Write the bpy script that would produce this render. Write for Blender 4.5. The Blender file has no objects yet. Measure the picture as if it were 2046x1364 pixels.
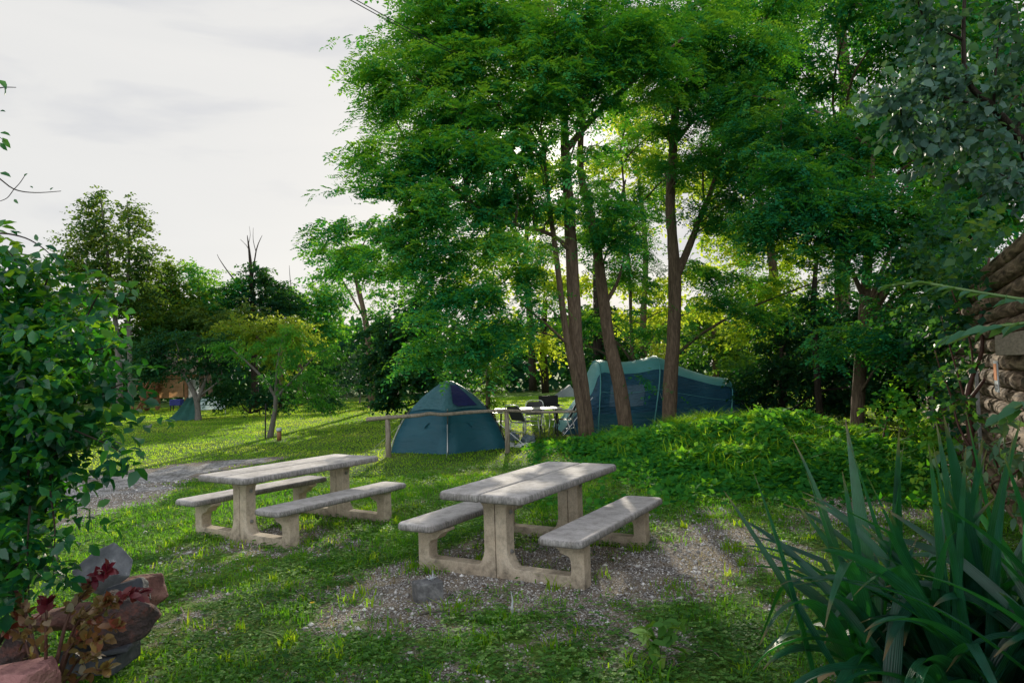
import bpy, math, random
import numpy as np
from mathutils import Vector, Matrix

random.seed(7)
RS = np.random.RandomState
C = bpy.data.collections.new("campsite")
bpy.context.scene.collection.children.link(C)
scene = bpy.context.scene

# ------------------------------------------------------------------ camera
F = 1413.93
CAMH, PITCH, ROLL = 1.732, 0.0406, 0.0313
cp, sp_, cr, sr = math.cos(PITCH), math.sin(PITCH), math.cos(ROLL), math.sin(ROLL)
VF = np.array([0, cp, sp_])
VU0 = np.array([0, -sp_, cp])
VR = cr*np.array([1., 0, 0]) - sr*VU0
VU = sr*np.array([1., 0, 0]) + cr*VU0
CAM = np.array([0, 0, CAMH])
cam_data = bpy.data.cameras.new("camera")
cam = bpy.data.objects.new("camera", cam_data)
C.objects.link(cam)
cam_data.sensor_width = 36
cam_data.lens = F/2046*36
cam_data.clip_start = .05
cam_data.clip_end = 2000
M = Matrix(((VR[0], VU[0], -VF[0], 0), (VR[1], VU[1], -VF[1], 0), (VR[2], VU[2], -VF[2], CAMH), (0, 0, 0, 1)))
cam.matrix_world = M
scene.camera = cam

def at(u, v, Y):
    """world point at world depth Y on the sight line of a photograph position"""
    d = VR*((u-1023)/F) + VU*((682-v)/F) + VF
    return CAM + d*(Y/d[1])

def mpp(Y):
    return Y/F

# ------------------------------------------------------------------ noise + terrain
def vnoise(x, y, s, seed=0):
    x = np.asarray(x, float)/s; y = np.asarray(y, float)/s
    xi = np.floor(x).astype(np.int64); yi = np.floor(y).astype(np.int64)
    fx = x-xi; fy = y-yi
    fx = fx*fx*(3-2*fx); fy = fy*fy*(3-2*fy)
    def h(a, b):
        n = (a*374761393 + b*668265263 + seed*974634777) & 0xffffffff
        n = ((n ^ (n >> 13))*1274126177) & 0xffffffff
        return ((n ^ (n >> 16)) & 0xffff)/65535.
    return (h(xi, yi)*(1-fx)+h(xi+1, yi)*fx)*(1-fy) + (h(xi, yi+1)*(1-fx)+h(xi+1, yi+1)*fx)*fy

def fbm(x, y, s, seed=0):
    return vnoise(x, y, s, seed)*.55 + vnoise(x, y, s*.47, seed+1)*.3 + vnoise(x, y, s*.21, seed+2)*.15

def mound(x, y):
    a = (((x-4.1)/2.0)**2 + ((y-12.1)/2.2)**2)**1.3
    b = (((x-2.1)/1.5)**2 + ((y-14.6)/1.6)**2)**1.3
    return .56*np.exp(-a)*(.8+.4*vnoise(x, y, .9, 3)) + .13*np.exp(-b)

def bed(x, y):
    a = (((x-2.15)/.95)**2 + ((y-2.55)/.8)**2)**1.6
    return .50*np.exp(-a)

def height(x, y):
    x = np.asarray(x, float); y = np.asarray(y, float)
    z = mound(x, y) + bed(x, y)
    z = z - .05*np.exp(-(((x+3.0)/2.6)**2 + ((y-8.9)/2.4)**2))
    z = z + (fbm(x, y, 1.7, 5)-.5)*.035
    far = np.clip((y-60)/100, 0, 1)
    return z - far*2.0

def ground(u, v):
    d = VR*((u-1023)/F) + VU*((682-v)/F) + VF
    t = -CAMH/d[2]
    for _ in range(12):
        p = CAM + d*t
        t = (float(height(p[0], p[1]))-CAMH)/d[2]
    p = CAM+d*t
    return np.array([p[0], p[1], float(height(p[0], p[1]))])

def gz(x, y):
    return float(height(x, y))

# bare (gravelly) places, given as photograph positions + world radii
BARE = []
for (u, v, rx, ry, a) in [
        (1010, 1130, 1.3, .9, .55), (1450, 1090, 1.5, 1.0, .60), (1330, 1170, 1.0, .7, .45), (1560, 1060, 1.2, .8, .40),
        (560, 1075, 1.3, .7, .50), (430, 1095, .8, .4, .30), (730, 1170, .8, .6, .42), (880, 1180, .9, .5, .35), (920, 1330, .7, .25, .25),
        (1180, 1260, .7, .4, .30), (700, 1060, .8, .6, .25), (1080, 870, 1.4, .8, .55), (1720, 1010, 1.1, 1.0, .55), (700, 1240, .5, .25, .25), (340, 1150, .6, .4, .2)]:
    p = ground(u, v)
    BARE.append((p[0], p[1], rx, ry, a))

PATH = [ground(u, v)[:2] for (u, v) in [(-260, 1060), (60, 1010), (180, 975), (300, 952), (400, 935), (520, 918)]]
PATHW = [2.2, 2.0, 1.8, 1.5, 1.1, .5]

def path_dist(x, y):
    """signed: >0 inside the track (1 at its middle)"""
    best = np.full(np.shape(x), -9.)
    for i in range(len(PATH)-1):
        a, b = PATH[i], PATH[i+1]
        d = b-a; L2 = d@d
        t = np.clip(((x-a[0])*d[0]+(y-a[1])*d[1])/L2, 0, 1)
        dist = np.hypot(x-(a[0]+t*d[0]), y-(a[1]+t*d[1]))
        w = PATHW[i]*(1-t)+PATHW[i+1]*t
        best = np.maximum(best, 1-dist/w)
    return best

def bare(x, y):
    x = np.asarray(x, float); y = np.asarray(y, float)
    s = np.zeros_like(x)
    for (bx, by, rx, ry, a) in BARE:
        s = s + a*np.exp(-((x-bx)/rx)**2-((y-by)/ry)**2)
    n = fbm(x, y, .9, 11)
    near = np.clip((11-y)/3, 0, 1)
    s = s*.74 + (n-.5)*1.4*np.clip(.35*near + s, 0, 1) + ((fbm(x, y, .22, 12)-.5)*1.3 + .04)*near
    s = np.maximum(s, np.clip((path_dist(x, y)+(fbm(x, y, .8, 21)-.5)*1.1)*2.2, 0, 1))
    s = s*(1-np.clip(mound(x, y)*6, 0, 1))*(1-np.clip(bed(x, y)*4, 0, 1))
    return np.clip(s, 0, 1)

# ------------------------------------------------------------------ materials
def nodes(name):
    m = bpy.data.materials.new(name)
    m.use_nodes = True
    nt = m.node_tree
    for n in list(nt.nodes):
        if n.type != 'OUTPUT_MATERIAL':
            nt.nodes.remove(n)
    return m, nt, nt.nodes, nt.links, [n for n in nt.nodes if n.type == 'OUTPUT_MATERIAL'][0]

def ramp(N, stops):
    r = N.new('ShaderNodeValToRGB')
    while len(r.color_ramp.elements) < len(stops):
        r.color_ramp.elements.new(.5)
    for e, (p, c) in zip(r.color_ramp.elements, stops):
        e.position = p; e.color = (*c, 1)
    return r

def surf(name, stops, scale=8, detail=6, rough=.8, bump=.2, bscale=40, stretch=(1, 1, 1), spec=.3, metal=0, coord='Object', bdist=.02):
    m, nt, N, L, out = nodes(name)
    tc = N.new('ShaderNodeTexCoord'); mp = N.new('ShaderNodeMapping')
    mp.inputs['Scale'].default_value = stretch
    L.new(tc.outputs[coord], mp.inputs['Vector'])
    nz = N.new('ShaderNodeTexNoise'); nz.inputs['Scale'].default_value = scale; nz.inputs['Detail'].default_value = detail
    nz.inputs['Roughness'].default_value = .65
    L.new(mp.outputs[0], nz.inputs['Vector'])
    r = ramp(N, stops); L.new(nz.outputs['Fac'], r.inputs['Fac'])
    b = N.new('ShaderNodeBsdfPrincipled'); L.new(r.outputs['Color'], b.inputs['Base Color'])
    b.inputs['Roughness'].default_value = rough; b.inputs['Specular IOR Level'].default_value = spec; b.inputs['Metallic'].default_value = metal
    if bump:
        n2 = N.new('ShaderNodeTexNoise'); n2.inputs['Scale'].default_value = bscale; n2.inputs['Detail'].default_value = 5
        L.new(mp.outputs[0], n2.inputs['Vector'])
        bp = N.new('ShaderNodeBump'); bp.inputs['Strength'].default_value = bump; bp.inputs['Distance'].default_value = bdist
        L.new(n2.outputs['Fac'], bp.inputs['Height']); L.new(bp.outputs[0], b.inputs['Normal'])
    L.new(b.outputs[0], out.inputs['Surface'])
    return m

def leafmat(name, cols, tcols, trans=.42, rough=.45, spec=.35):
    """cols / tcols: three colours from dark to light, driven by the per-leaf value v"""
    m, nt, N, L, out = nodes(name)
    a = N.new('ShaderNodeAttribute'); a.attribute_name = 'v'
    r1 = ramp(N, [(0, cols[0]), (.5, cols[1]), (1, cols[2])]); L.new(a.outputs['Fac'], r1.inputs['Fac'])
    r2 = ramp(N, [(0, tcols[0]), (.5, tcols[1]), (1, tcols[2])]); L.new(a.outputs['Fac'], r2.inputs['Fac'])
    b = N.new('ShaderNodeBsdfPrincipled'); L.new(r1.outputs[0], b.inputs['Base Color'])
    b.inputs['Roughness'].default_value = rough; b.inputs['Specular IOR Level'].default_value = spec
    t = N.new('ShaderNodeBsdfTranslucent'); L.new(r2.outputs[0], t.inputs['Color'])
    mx = N.new('ShaderNodeMixShader'); mx.inputs['Fac'].default_value = trans
    L.new(b.outputs[0], mx.inputs[1]); L.new(t.outputs[0], mx.inputs[2])
    L.new(mx.outputs[0], out.inputs['Surface'])
    return m

MT = {}
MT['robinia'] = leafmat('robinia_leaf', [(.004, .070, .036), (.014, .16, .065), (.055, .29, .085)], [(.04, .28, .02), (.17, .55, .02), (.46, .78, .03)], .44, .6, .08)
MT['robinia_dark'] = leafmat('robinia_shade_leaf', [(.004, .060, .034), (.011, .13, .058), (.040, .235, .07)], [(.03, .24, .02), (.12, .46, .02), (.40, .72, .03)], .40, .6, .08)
MT['wood'] = leafmat('woodland_leaf', [(.006, .038, .015), (.014, .075, .02), (.042, .13, .025)], [(.08, .24, .015), (.2, .43, .02), (.42, .58, .03)], .42, .55, .12)
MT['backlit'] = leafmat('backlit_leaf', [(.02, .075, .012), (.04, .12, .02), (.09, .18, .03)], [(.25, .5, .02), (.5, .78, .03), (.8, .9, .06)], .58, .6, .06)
MT['poplar'] = leafmat('poplar_leaf', [(.010, .045, .022), (.022, .08, .026), (.06, .13, .035)], [(.10, .24, .02), (.24, .40, .03), (.42, .55, .05)], .38, .5, .15)
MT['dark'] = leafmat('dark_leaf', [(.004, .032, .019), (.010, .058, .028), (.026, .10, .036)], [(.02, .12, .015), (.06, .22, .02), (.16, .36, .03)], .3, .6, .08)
MT['peach'] = leafmat('peach_leaf', [(.012, .085, .016), (.028, .15, .024), (.07, .24, .034)], [(.06, .38, .02), (.16, .52, .025), (.36, .70, .04)], .40, .5, .12)
MT['yellowgreen'] = leafmat('yellow_green_leaf', [(.045, .12, .015), (.085, .19, .02), (.18, .28, .03)], [(.35, .50, .02), (.50, .62, .04), (.65, .70, .08)], .45, .5, .15)
MT['silver'] = leafmat('silver_leaf', [(.04, .09, .07), (.07, .13, .10), (.13, .20, .15)], [(.1, .2, .06), (.16, .26, .1), (.25, .35, .12)], .25, .6, .2)
MT['bush'] = leafmat('bush_leaf', [(.002, .034, .022), (.007, .072, .036), (.026, .16, .05)], [(.02, .24, .02), (.12, .54, .015), (.5, .82, .02)], .34, .30, .55)
MT['whitepoplar'] = leafmat('white_poplar_leaf', [(.02, .07, .055), (.045, .115, .088), (.11, .19, .15)], [(.06, .18, .05), (.12, .28, .07), (.28, .40, .09)], .26, .5, .3)
MT['vine'] = leafmat('vine_leaf', [(.03, .10, .055), (.05, .15, .085), (.11, .22, .12)], [(.1, .3, .04), (.2, .42, .06), (.35, .5, .1)], .32, .45, .3)
MT['ivy'] = leafmat('creeper_leaf', [(.006, .045, .03), (.014, .075, .042), (.045, .13, .055)], [(.04, .2, .02), (.11, .33, .03), (.3, .48, .04)], .35, .5, .2)
MT['grass'] = leafmat('grass_blade', [(.024, .11, .011), (.065, .22, .022), (.20, .38, .055)], [(.12, .42, .015), (.32, .72, .02), (.66, .88, .05)], .48, .6, .05)
MT['tallgrass'] = leafmat('tall_grass_blade', [(.018, .10, .008), (.045, .19, .012), (.13, .29, .025)], [(.2, .55, .015), (.45, .8, .02), (.75, .9, .04)], .52, .55, .08)
MT['clover'] = leafmat('clover_leaf', [(.026, .09, .022), (.095, .235, .05), (.32, .50, .16)], [(.08, .28, .015), (.25, .50, .02), (.6, .72, .05)], .36, .6, .08)
MT['dry'] = leafmat('dry_grass_blade', [(.16, .13, .06), (.24, .2, .09), (.34, .28, .14)], [(.3, .25, .1), (.4, .35, .15), (.5, .42, .2)], .35, .7, .2)
MT['bramble'] = leafmat('bramble_leaf', [(.010, .085, .024), (.040, .20, .038), (.14, .38, .06)], [(.08, .40, .015), (.3, .70, .02), (.65, .85, .04)], .46, .7, .04)
MT['iris'] = leafmat('iris_leaf', [(.003, .032, .020), (.008, .062, .038), (.024, .12, .052)], [(.015, .22, .03), (.045, .38, .025), (.13, .55, .03)], .28, .40, .36)
MT['red'] = leafmat('red_leaf', [(.085, .006, .02), (.15, .035, .025), (.135, .125, .04)], [(.35, .015, .04), (.4, .10, .03), (.32, .30, .05)], .22, .32, .5)

BARK = [(.25, (.045, .033, .025)), (.5, (.14, .10, .072)), (.75, (.26, .19, .135))]
def barkmat(name, stops):
    m, nt, N, L, out = nodes(name)
    tc = N.new('ShaderNodeTexCoord'); mp = N.new('ShaderNodeMapping'); mp.inputs['Scale'].default_value = (1, 1, .16)
    L.new(tc.outputs['Object'], mp.inputs['Vector'])
    nz = N.new('ShaderNodeTexNoise'); nz.inputs['Scale'].default_value = 26; nz.inputs['Detail'].default_value = 8; nz.inputs['Roughness'].default_value = .7
    nz.inputs['Distortion'].default_value = .6
    L.new(mp.outputs[0], nz.inputs['Vector'])
    r = ramp(N, stops); L.new(nz.outputs['Fac'], r.inputs['Fac'])
    b = N.new('ShaderNodeBsdfPrincipled'); b.inputs['Roughness'].default_value = .9; b.inputs['Specular IOR Level'].default_value = .15
    L.new(r.outputs[0], b.inputs['Base Color'])
    bp = N.new('ShaderNodeBump'); bp.inputs['Strength'].default_value = .9; bp.inputs['Distance'].default_value = .04
    L.new(nz.outputs['Fac'], bp.inputs['Height']); L.new(bp.outputs[0], b.inputs['Normal'])
    L.new(b.outputs[0], out.inputs['Surface'])
    return m
MT['bark'] = barkmat('robinia_bark', BARK)
MT['bark_grey'] = barkmat('grey_bark', [(.25, (.06, .055, .05)), (.5, (.14, .13, .115)), (.75, (.24, .22, .2))])
MT['bark_dark'] = barkmat('dark_bark', [(.25, (.012, .01, .008)), (.5, (.035, .028, .022)), (.75, (.07, .055, .045))])
MT['stem_red'] = surf('red_brown_stem', [(.3, (.05, .022, .018)), (.7, (.12, .055, .04))], 20, rough=.6)
MT['log'] = None

def concrete(name, stops, stain=(.10, .10, .095), top_dirt=True):
    """cast aggregate concrete: speckle, blotches, darker weathered drips on upright faces"""
    m, nt, N, L, out = nodes(name)
    tc = N.new('ShaderNodeTexCoord'); o = tc.outputs['Object']
    big = N.new('ShaderNodeTexNoise'); big.inputs['Scale'].default_value = 3.5; big.inputs['Detail'].default_value = 7; L.new(o, big.inputs['Vector'])
    r = ramp(N, stops); L.new(big.outputs['Fac'], r.inputs['Fac'])
    fine = N.new('ShaderNodeTexVoronoi'); fine.inputs['Scale'].default_value = 130; L.new(o, fine.inputs['Vector'])
    rf = ramp(N, [(0, (.72, .70, .68)), (.5, (1, 1, 1)), (1, (1.0, .97, .93))])
    L.new(fine.outputs['Color'], rf.inputs['Fac'])
    mul = N.new('ShaderNodeMix'); mul.data_type = 'RGBA'; mul.blend_type = 'MULTIPLY'; mul.inputs['Factor'].default_value = .85
    L.new(r.outputs[0], mul.inputs['A']); L.new(rf.outputs[0], mul.inputs['B'])
    mp = N.new('ShaderNodeMapping'); mp.inputs['Scale'].default_value = (1, 1, .3); L.new(o, mp.inputs['Vector'])
    drip = N.new('ShaderNodeTexNoise'); drip.inputs['Scale'].default_value = 60; drip.inputs['Detail'].default_value = 4; L.new(mp.outputs[0], drip.inputs['Vector'])
    rd = ramp(N, [(.34, (.25, .25, .25)), (.66, (.85, .85, .85))]); L.new(drip.outputs['Fac'], rd.inputs['Fac'])
    geo = N.new('ShaderNodeNewGeometry'); sx = N.new('ShaderNodeSeparateXYZ'); L.new(geo.outputs['Normal'], sx.inputs[0])
    up = N.new('ShaderNodeMapRange'); up.inputs['From Min'].default_value = .55; up.inputs['From Max'].default_value = .95
    up.inputs['To Min'].default_value = .95 if top_dirt else .25; up.inputs['To Max'].default_value = .0
    L.new(sx.outputs['Z'], up.inputs['Value'])
    fa = N.new('ShaderNodeMath'); fa.operation = 'MULTIPLY'; L.new(rd.outputs[0], fa.inputs[0]); L.new(up.outputs[0], fa.inputs[1])
    mx = N.new('ShaderNodeMix'); mx.data_type = 'RGBA'; L.new(fa.outputs[0], mx.inputs['Factor']); L.new(mul.outputs['Result'], mx.inputs['A'])
    mx.inputs['B'].default_value = (*stain, 1)
    so_ = N.new('ShaderNodeSeparateXYZ'); L.new(o, so_.inputs[0])
    lowz = N.new('ShaderNodeMapRange'); lowz.inputs['From Min'].default_value = .0; lowz.inputs['From Max'].default_value = .20; lowz.inputs['To Min'].default_value = .75; lowz.inputs['To Max'].default_value = 0; L.new(so_.outputs['Z'], lowz.inputs['Value'])
    blot = N.new('ShaderNodeTexNoise'); blot.inputs['Scale'].default_value = 9; blot.inputs['Detail'].default_value = 9; blot.inputs['Roughness'].default_value = .72; L.new(o, blot.inputs['Vector'])
    rb_ = ramp(N, [(.46, (0, 0, 0)), (.68, (.55, .55, .55))]); L.new(blot.outputs['Fac'], rb_.inputs['Fac'])
    lz2 = N.new('ShaderNodeMath'); lz2.operation = 'MULTIPLY'; L.new(lowz.outputs[0], lz2.inputs[0]); L.new(blot.outputs['Fac'], lz2.inputs[1])
    sm = N.new('ShaderNodeMath'); sm.operation = 'ADD'; sm.use_clamp = True; L.new(lz2.outputs[0], sm.inputs[0]); L.new(rb_.outputs[0], sm.inputs[1])
    gm_ = N.new('ShaderNodeMix'); gm_.data_type = 'RGBA'; gm_.inputs['B'].default_value = (.13, .11, .085, 1); L.new(sm.outputs[0], gm_.inputs['Factor']); L.new(mx.outputs['Result'], gm_.inputs['A'])
    b = N.new('ShaderNodeBsdfPrincipled'); b.inputs['Roughness'].default_value = .82; b.inputs['Specular IOR Level'].default_value = .3
    L.new(gm_.outputs['Result'], b.inputs['Base Color'])
    bp = N.new('ShaderNodeBump'); bp.inputs['Strength'].default_value = .45; bp.inputs['Distance'].default_value = .006
    L.new(fine.outputs['Distance'], bp.inputs['Height']); L.new(bp.outputs[0], b.inputs['Normal'])
    L.new(b.outputs[0], out.inputs['Surface'])
    return m
MT['slab'] = concrete('weathered_concrete_slab', [(.3, (.40, .38, .375)), (.5, (.53, .50, .495)), (.72, (.63, .60, .59))])
MT['frame'] = concrete('beige_concrete_frame', [(.3, (.52, .425, .32)), (.5, (.63, .53, .41)), (.72, (.72, .62, .50))], (.26, .21, .16), False)
MT['block'] = surf('grey_concrete_block', [(.3, (.06, .06, .065)), (.5, (.14, .14, .145)), (.72, (.27, .27, .27))], 14, 8, .9, .6, 60, bdist=.01)

MT['steel'] = surf('galvanised_steel', [(.3, (.35, .35, .36)), (.7, (.55, .55, .56))], 30, rough=.4, bump=.05, metal=.9)
MT['alu'] = surf('brushed_aluminium', [(.3, (.62, .62, .63)), (.7, (.78, .78, .78))], 30, rough=.3, bump=0, metal=.8)
MT['wicker'] = surf('dark_wicker', [(.35, (.03, .03, .032)), (.65, (.09, .09, .095))], 120, rough=.6, bump=.4, bscale=200)
MT['black'] = surf('black_enamel', [(.3, (.012, .012, .013)), (.7, (.03, .03, .03))], 14, rough=.5, bump=.1)
MT['rail'] = barkmat('weathered_rail_wood', [(.25, (.16, .13, .105)), (.5, (.33, .275, .23)), (.75, (.48, .42, .36))])
MT['plank'] = surf('sawn_plank', [(.3, (.16, .13, .10)), (.7, (.36, .30, .24))], 6, rough=.8, stretch=(1, 1, 8), bump=.3)
MT['cabin_wood'] = surf('reddish_timber', [(.3, (.16, .075, .035)), (.7, (.34, .17, .08))], 8, rough=.75, stretch=(1, 1, 3))
MT['tableplastic'] = surf('pale_table_top', [(.3, (.40, .38, .37)), (.7, (.52, .50, .49))], 5, rough=.45, bump=.03)
MT['cable'] = surf('black_cable', [(.3, (.01, .01, .01)), (.7, (.02, .02, .02))], 5, rough=.6, bump=0)

def fabric(name, c1, c2, wr=6, ang=.6, strength=.5, trans=.18, rough=.5, dist=.05):
    m, nt, N, L, out = nodes(name)
    tc = N.new('ShaderNodeTexCoord'); mp = N.new('ShaderNodeMapping'); mp.inputs['Rotation'].default_value = (0, ang, ang*.4)
    mp.inputs['Scale'].default_value = (1, 1, 3.5)
    L.new(tc.outputs['Object'], mp.inputs['Vector'])
    nz = N.new('ShaderNodeTexNoise'); nz.inputs['Scale'].default_value = wr; nz.inputs['Detail'].default_value = 3; nz.inputs['Distortion'].default_value = .5
    L.new(mp.outputs[0], nz.inputs['Vector'])
    big = N.new('ShaderNodeTexNoise'); big.inputs['Scale'].default_value = 1.4; big.inputs['Detail'].default_value = 4; L.new(tc.outputs['Object'], big.inputs['Vector'])
    r = ramp(N, [(.3, c1), (.7, c2)]); L.new(big.outputs['Fac'], r.inputs['Fac'])
    bp = N.new('ShaderNodeBump'); bp.inputs['Strength'].default_value = strength; bp.inputs['Distance'].default_value = dist
    L.new(nz.outputs['Fac'], bp.inputs['Height'])
    b = N.new('ShaderNodeBsdfPrincipled'); b.inputs['Roughness'].default_value = rough; b.inputs['Specular IOR Level'].default_value = .4
    L.new(r.outputs[0], b.inputs['Base Color']); L.new(bp.outputs[0], b.inputs['Normal'])
    t = N.new('ShaderNodeBsdfTranslucent'); L.new(r.outputs[0], t.inputs['Color']); L.new(bp.outputs[0], t.inputs['Normal'])
    mx = N.new('ShaderNodeMixShader'); mx.inputs['Fac'].default_value = trans
    L.new(b.outputs[0], mx.inputs[1]); L.new(t.outputs[0], mx.inputs[2]); L.new(mx.outputs[0], out.inputs['Surface'])
    return m
MT['teal'] = fabric('teal_tent_fabric', (.009, .085, .13), (.016, .125, .18), 3, .5, .5)
MT['teal_fly'] = fabric('teal_fly_fabric', (.045, .15, .19), (.075, .21, .25), 7, .7, .7)
MT['navy_mesh'] = fabric('navy_mesh_fabric', (.010, .014, .10), (.018, .026, .17), 9, .5, .6)
MT['navy'] = fabric('navy_tent_fabric', (.008, .062, .13), (.022, .115, .20), 5, .9, 1.0, .12, .5, .09)
MT['paleteal'] = fabric('pale_teal_roof_fabric', (.09, .34, .39), (.16, .46, .50), 5, .4, .5)
MT['greentarp'] = fabric('green_tarpaulin', (.02, .09, .08), (.04, .15, .125), 4, .9, .7)
MT['clearpane'] = fabric('clear_window_pane', (.05, .11, .19), (.10, .19, .28), 6, .8, .9, .2, .25)
MT['tan'] = fabric('tan_canvas', (.38, .20, .09), (.62, .36, .18), 3, .5, .6, .4)
MT['white_canvas'] = fabric('white_canvas', (.55, .58, .62), (.72, .75, .78), 3, .5, .4, .3)
MT['stripe'] = fabric('pale_striped_canvas', (.35, .48, .48), (.62, .72, .70), 3, 0, .6)
MT['blue'] = fabric('blue_plastic', (.02, .03, .22), (.03, .05, .32), 3, .5, .2, .05)
MT['grey_tent'] = fabric('grey_tent_fabric', (.10, .13, .13), (.18, .22, .21), 3, .5, .4)
MT['towel'] = fabric('grey_white_cloth', (.35, .37, .40), (.72, .73, .75), 5, .5, .9, .05, .9)
MT['bag'] = fabric('slate_blue_cloth', (.10, .15, .22), (.30, .36, .42), 7, .5, .9, .05, .8)

# ------------------------------------------------------------------ mesh helpers
def link(name, me, mat, parent=None):
    o = bpy.data.objects.new(name, me)
    C.objects.link(o)
    if mat is not None:
        me.materials.append(mat)
    if parent is not None:
        o.parent = parent
    return o

def tag(o, label=None, cat=None, group=None, kind=None):
    if label: o['label'] = label
    if cat: o['category'] = cat
    if group: o['group'] = group
    if kind: o['kind'] = kind
    return o

def empty(name, loc, label, cat, group=None, rz=0):
    o = bpy.data.objects.new(name, None)
    o.empty_display_size = .1
    C.objects.link(o)
    o.location = tuple(loc); o.rotation_euler = (0, 0, rz)
    return tag(o, label, cat, group)

def np_mesh(name, verts, faces, v=None, smooth=False):
    """verts (n,3), faces (m,k) with one k"""
    verts = np.ascontiguousarray(verts, dtype=np.float32).reshape(-1, 3)
    faces = np.ascontiguousarray(faces, dtype=np.int32)
    me = bpy.data.meshes.new(name)
    m, k = faces.shape
    me.vertices.add(len(verts)); me.vertices.foreach_set('co', verts.ravel())
    me.loops.add(m*k); me.loops.foreach_set('vertex_index', faces.ravel())
    me.polygons.add(m); me.polygons.foreach_set('loop_start', np.arange(0, m*k, k, dtype=np.int32))
    if smooth:
        me.polygons.foreach_set('use_smooth', np.ones(m, dtype=bool))
    if v is not None:
        a = me.attributes.new('v', 'FLOAT', 'POINT')
        a.data.foreach_set('value', np.ascontiguousarray(v, dtype=np.float32))
    me.update(calc_edges=True)
    return me

class MB:
    def __init__(s):
        s.v = []; s.f = []
    def add(s, vs, fs):
        o = len(s.v)
        s.v += [tuple(map(float, p)) for p in vs]
        s.f += [tuple(o+i for i in f) for f in fs]
    def box(s, c, d, rz=0, M=None):
        vs = []
        for z in (-.5, .5):
            for (x, y) in ((-.5, -.5), (.5, -.5), (.5, .5), (-.5, .5)):
                p = Vector((x*d[0], y*d[1], z*d[2]))
                if M is not None: p = M @ p
                elif rz: p = Matrix.Rotation(rz, 3, 'Z') @ p
                vs.append((p[0]+c[0], p[1]+c[1], p[2]+c[2]))
        s.add(vs, [(3, 2, 1, 0), (4, 5, 6, 7), (0, 1, 5, 4), (1, 2, 6, 5), (2, 3, 7, 6), (3, 0, 4, 7)])
    def bar(s, a, b, w, h):
        a = Vector(a); b = Vector(b); d = b-a
        q = d.to_track_quat('Y', 'Z').to_matrix()
        s.box((a+b)/2, (w, d.length, h), M=q)
    def tube(s, pts, rad, n=8, rough=0, rng=None, cap=True):
        pts = [Vector(p) for p in pts]
        if not hasattr(rad, '__len__'): rad = [rad]*len(pts)
        vs = []; fs = []
        prev = None
        for i, p in enumerate(pts):
            t = (pts[min(i+1, len(pts)-1)]-pts[max(i-1, 0)]).normalized()
            if prev is None:
                a = t.orthogonal().normalized()
            else:
                a = (prev - t*prev.dot(t)).normalized()
            prev = a; b = t.cross(a)
            for k in range(n):
                th = 2*math.pi*k/n
                r = rad[i]*(1+(rng.uniform(-rough, rough) if rough else 0))
                vs.append(p+(a*math.cos(th)+b*math.sin(th))*r)
        for i in range(len(pts)-1):
            for k in range(n):
                fs.append((i*n+k, i*n+(k+1) % n, (i+1)*n+(k+1) % n, (i+1)*n+k))
        if cap:
            fs.append(tuple(reversed(range(n)))); fs.append(tuple((len(pts)-1)*n+k for k in range(n)))
        s.add(vs, fs)
    def rings(s, rings, cap0=True, cap1=True, close=True):
        n = len(rings[0]); vs = [p for r in rings for p in r]; fs = []
        for i in range(len(rings)-1):
            for k in range(n if close else n-1):
                fs.append((i*n+k, i*n+(k+1) % n, (i+1)*n+(k+1) % n, (i+1)*n+k))
        if cap0: fs.append(tuple(reversed(range(n))))
        if cap1: fs.append(tuple((len(rings)-1)*n+k for k in range(n)))
        s.add(vs, fs)
    def prism(s, poly, y0, y1):
        """poly in (x,z), extruded along y"""
        n = len(poly)
        vs = [(x, y0, z) for x, z in poly]+[(x, y1, z) for x, z in poly]
        fs = [tuple(range(n)), tuple(reversed(range(n, 2*n)))]
        for i in range(n):
            j = (i+1) % n
            fs.append((i, i+n, j+n, j))
        s.add(vs, fs)
    def build(s, name, mat, parent=None, smooth=False, bevel=0, seg=2):
        me = bpy.data.meshes.new(name)
        me.from_pydata(s.v, [], s.f); me.update()
        if smooth:
            for p in me.polygons: p.use_smooth = True
        o = link(name, me, mat, parent)
        if bevel:
            m = o.modifiers.new('bevel', 'BEVEL'); m.width = bevel; m.segments = seg; m.limit_method = 'ANGLE'; m.angle_limit = .6
        return o

def smooth_pts(pts, k=4):
    """Catmull-Rom through points"""
    P = [np.array(p, float) for p in pts]
    out = []
    for i in range(len(P)-1):
        p0, p1, p2, p3 = P[max(i-1, 0)], P[i], P[i+1], P[min(i+2, len(P)-1)]
        for j in range(k):
            t = j/k
            out.append(.5*((2*p1)+(-p0+p2)*t+(2*p0-5*p1+4*p2-p3)*t*t+(-p0+3*p1-3*p2+p3)*t**3))
    out.append(P[-1])
    return out

# ------------------------------------------------------------------ foliage generators (numpy)
def norm(a):
    return a/np.maximum(np.linalg.norm(a, axis=-1, keepdims=True), 1e-9)

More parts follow.
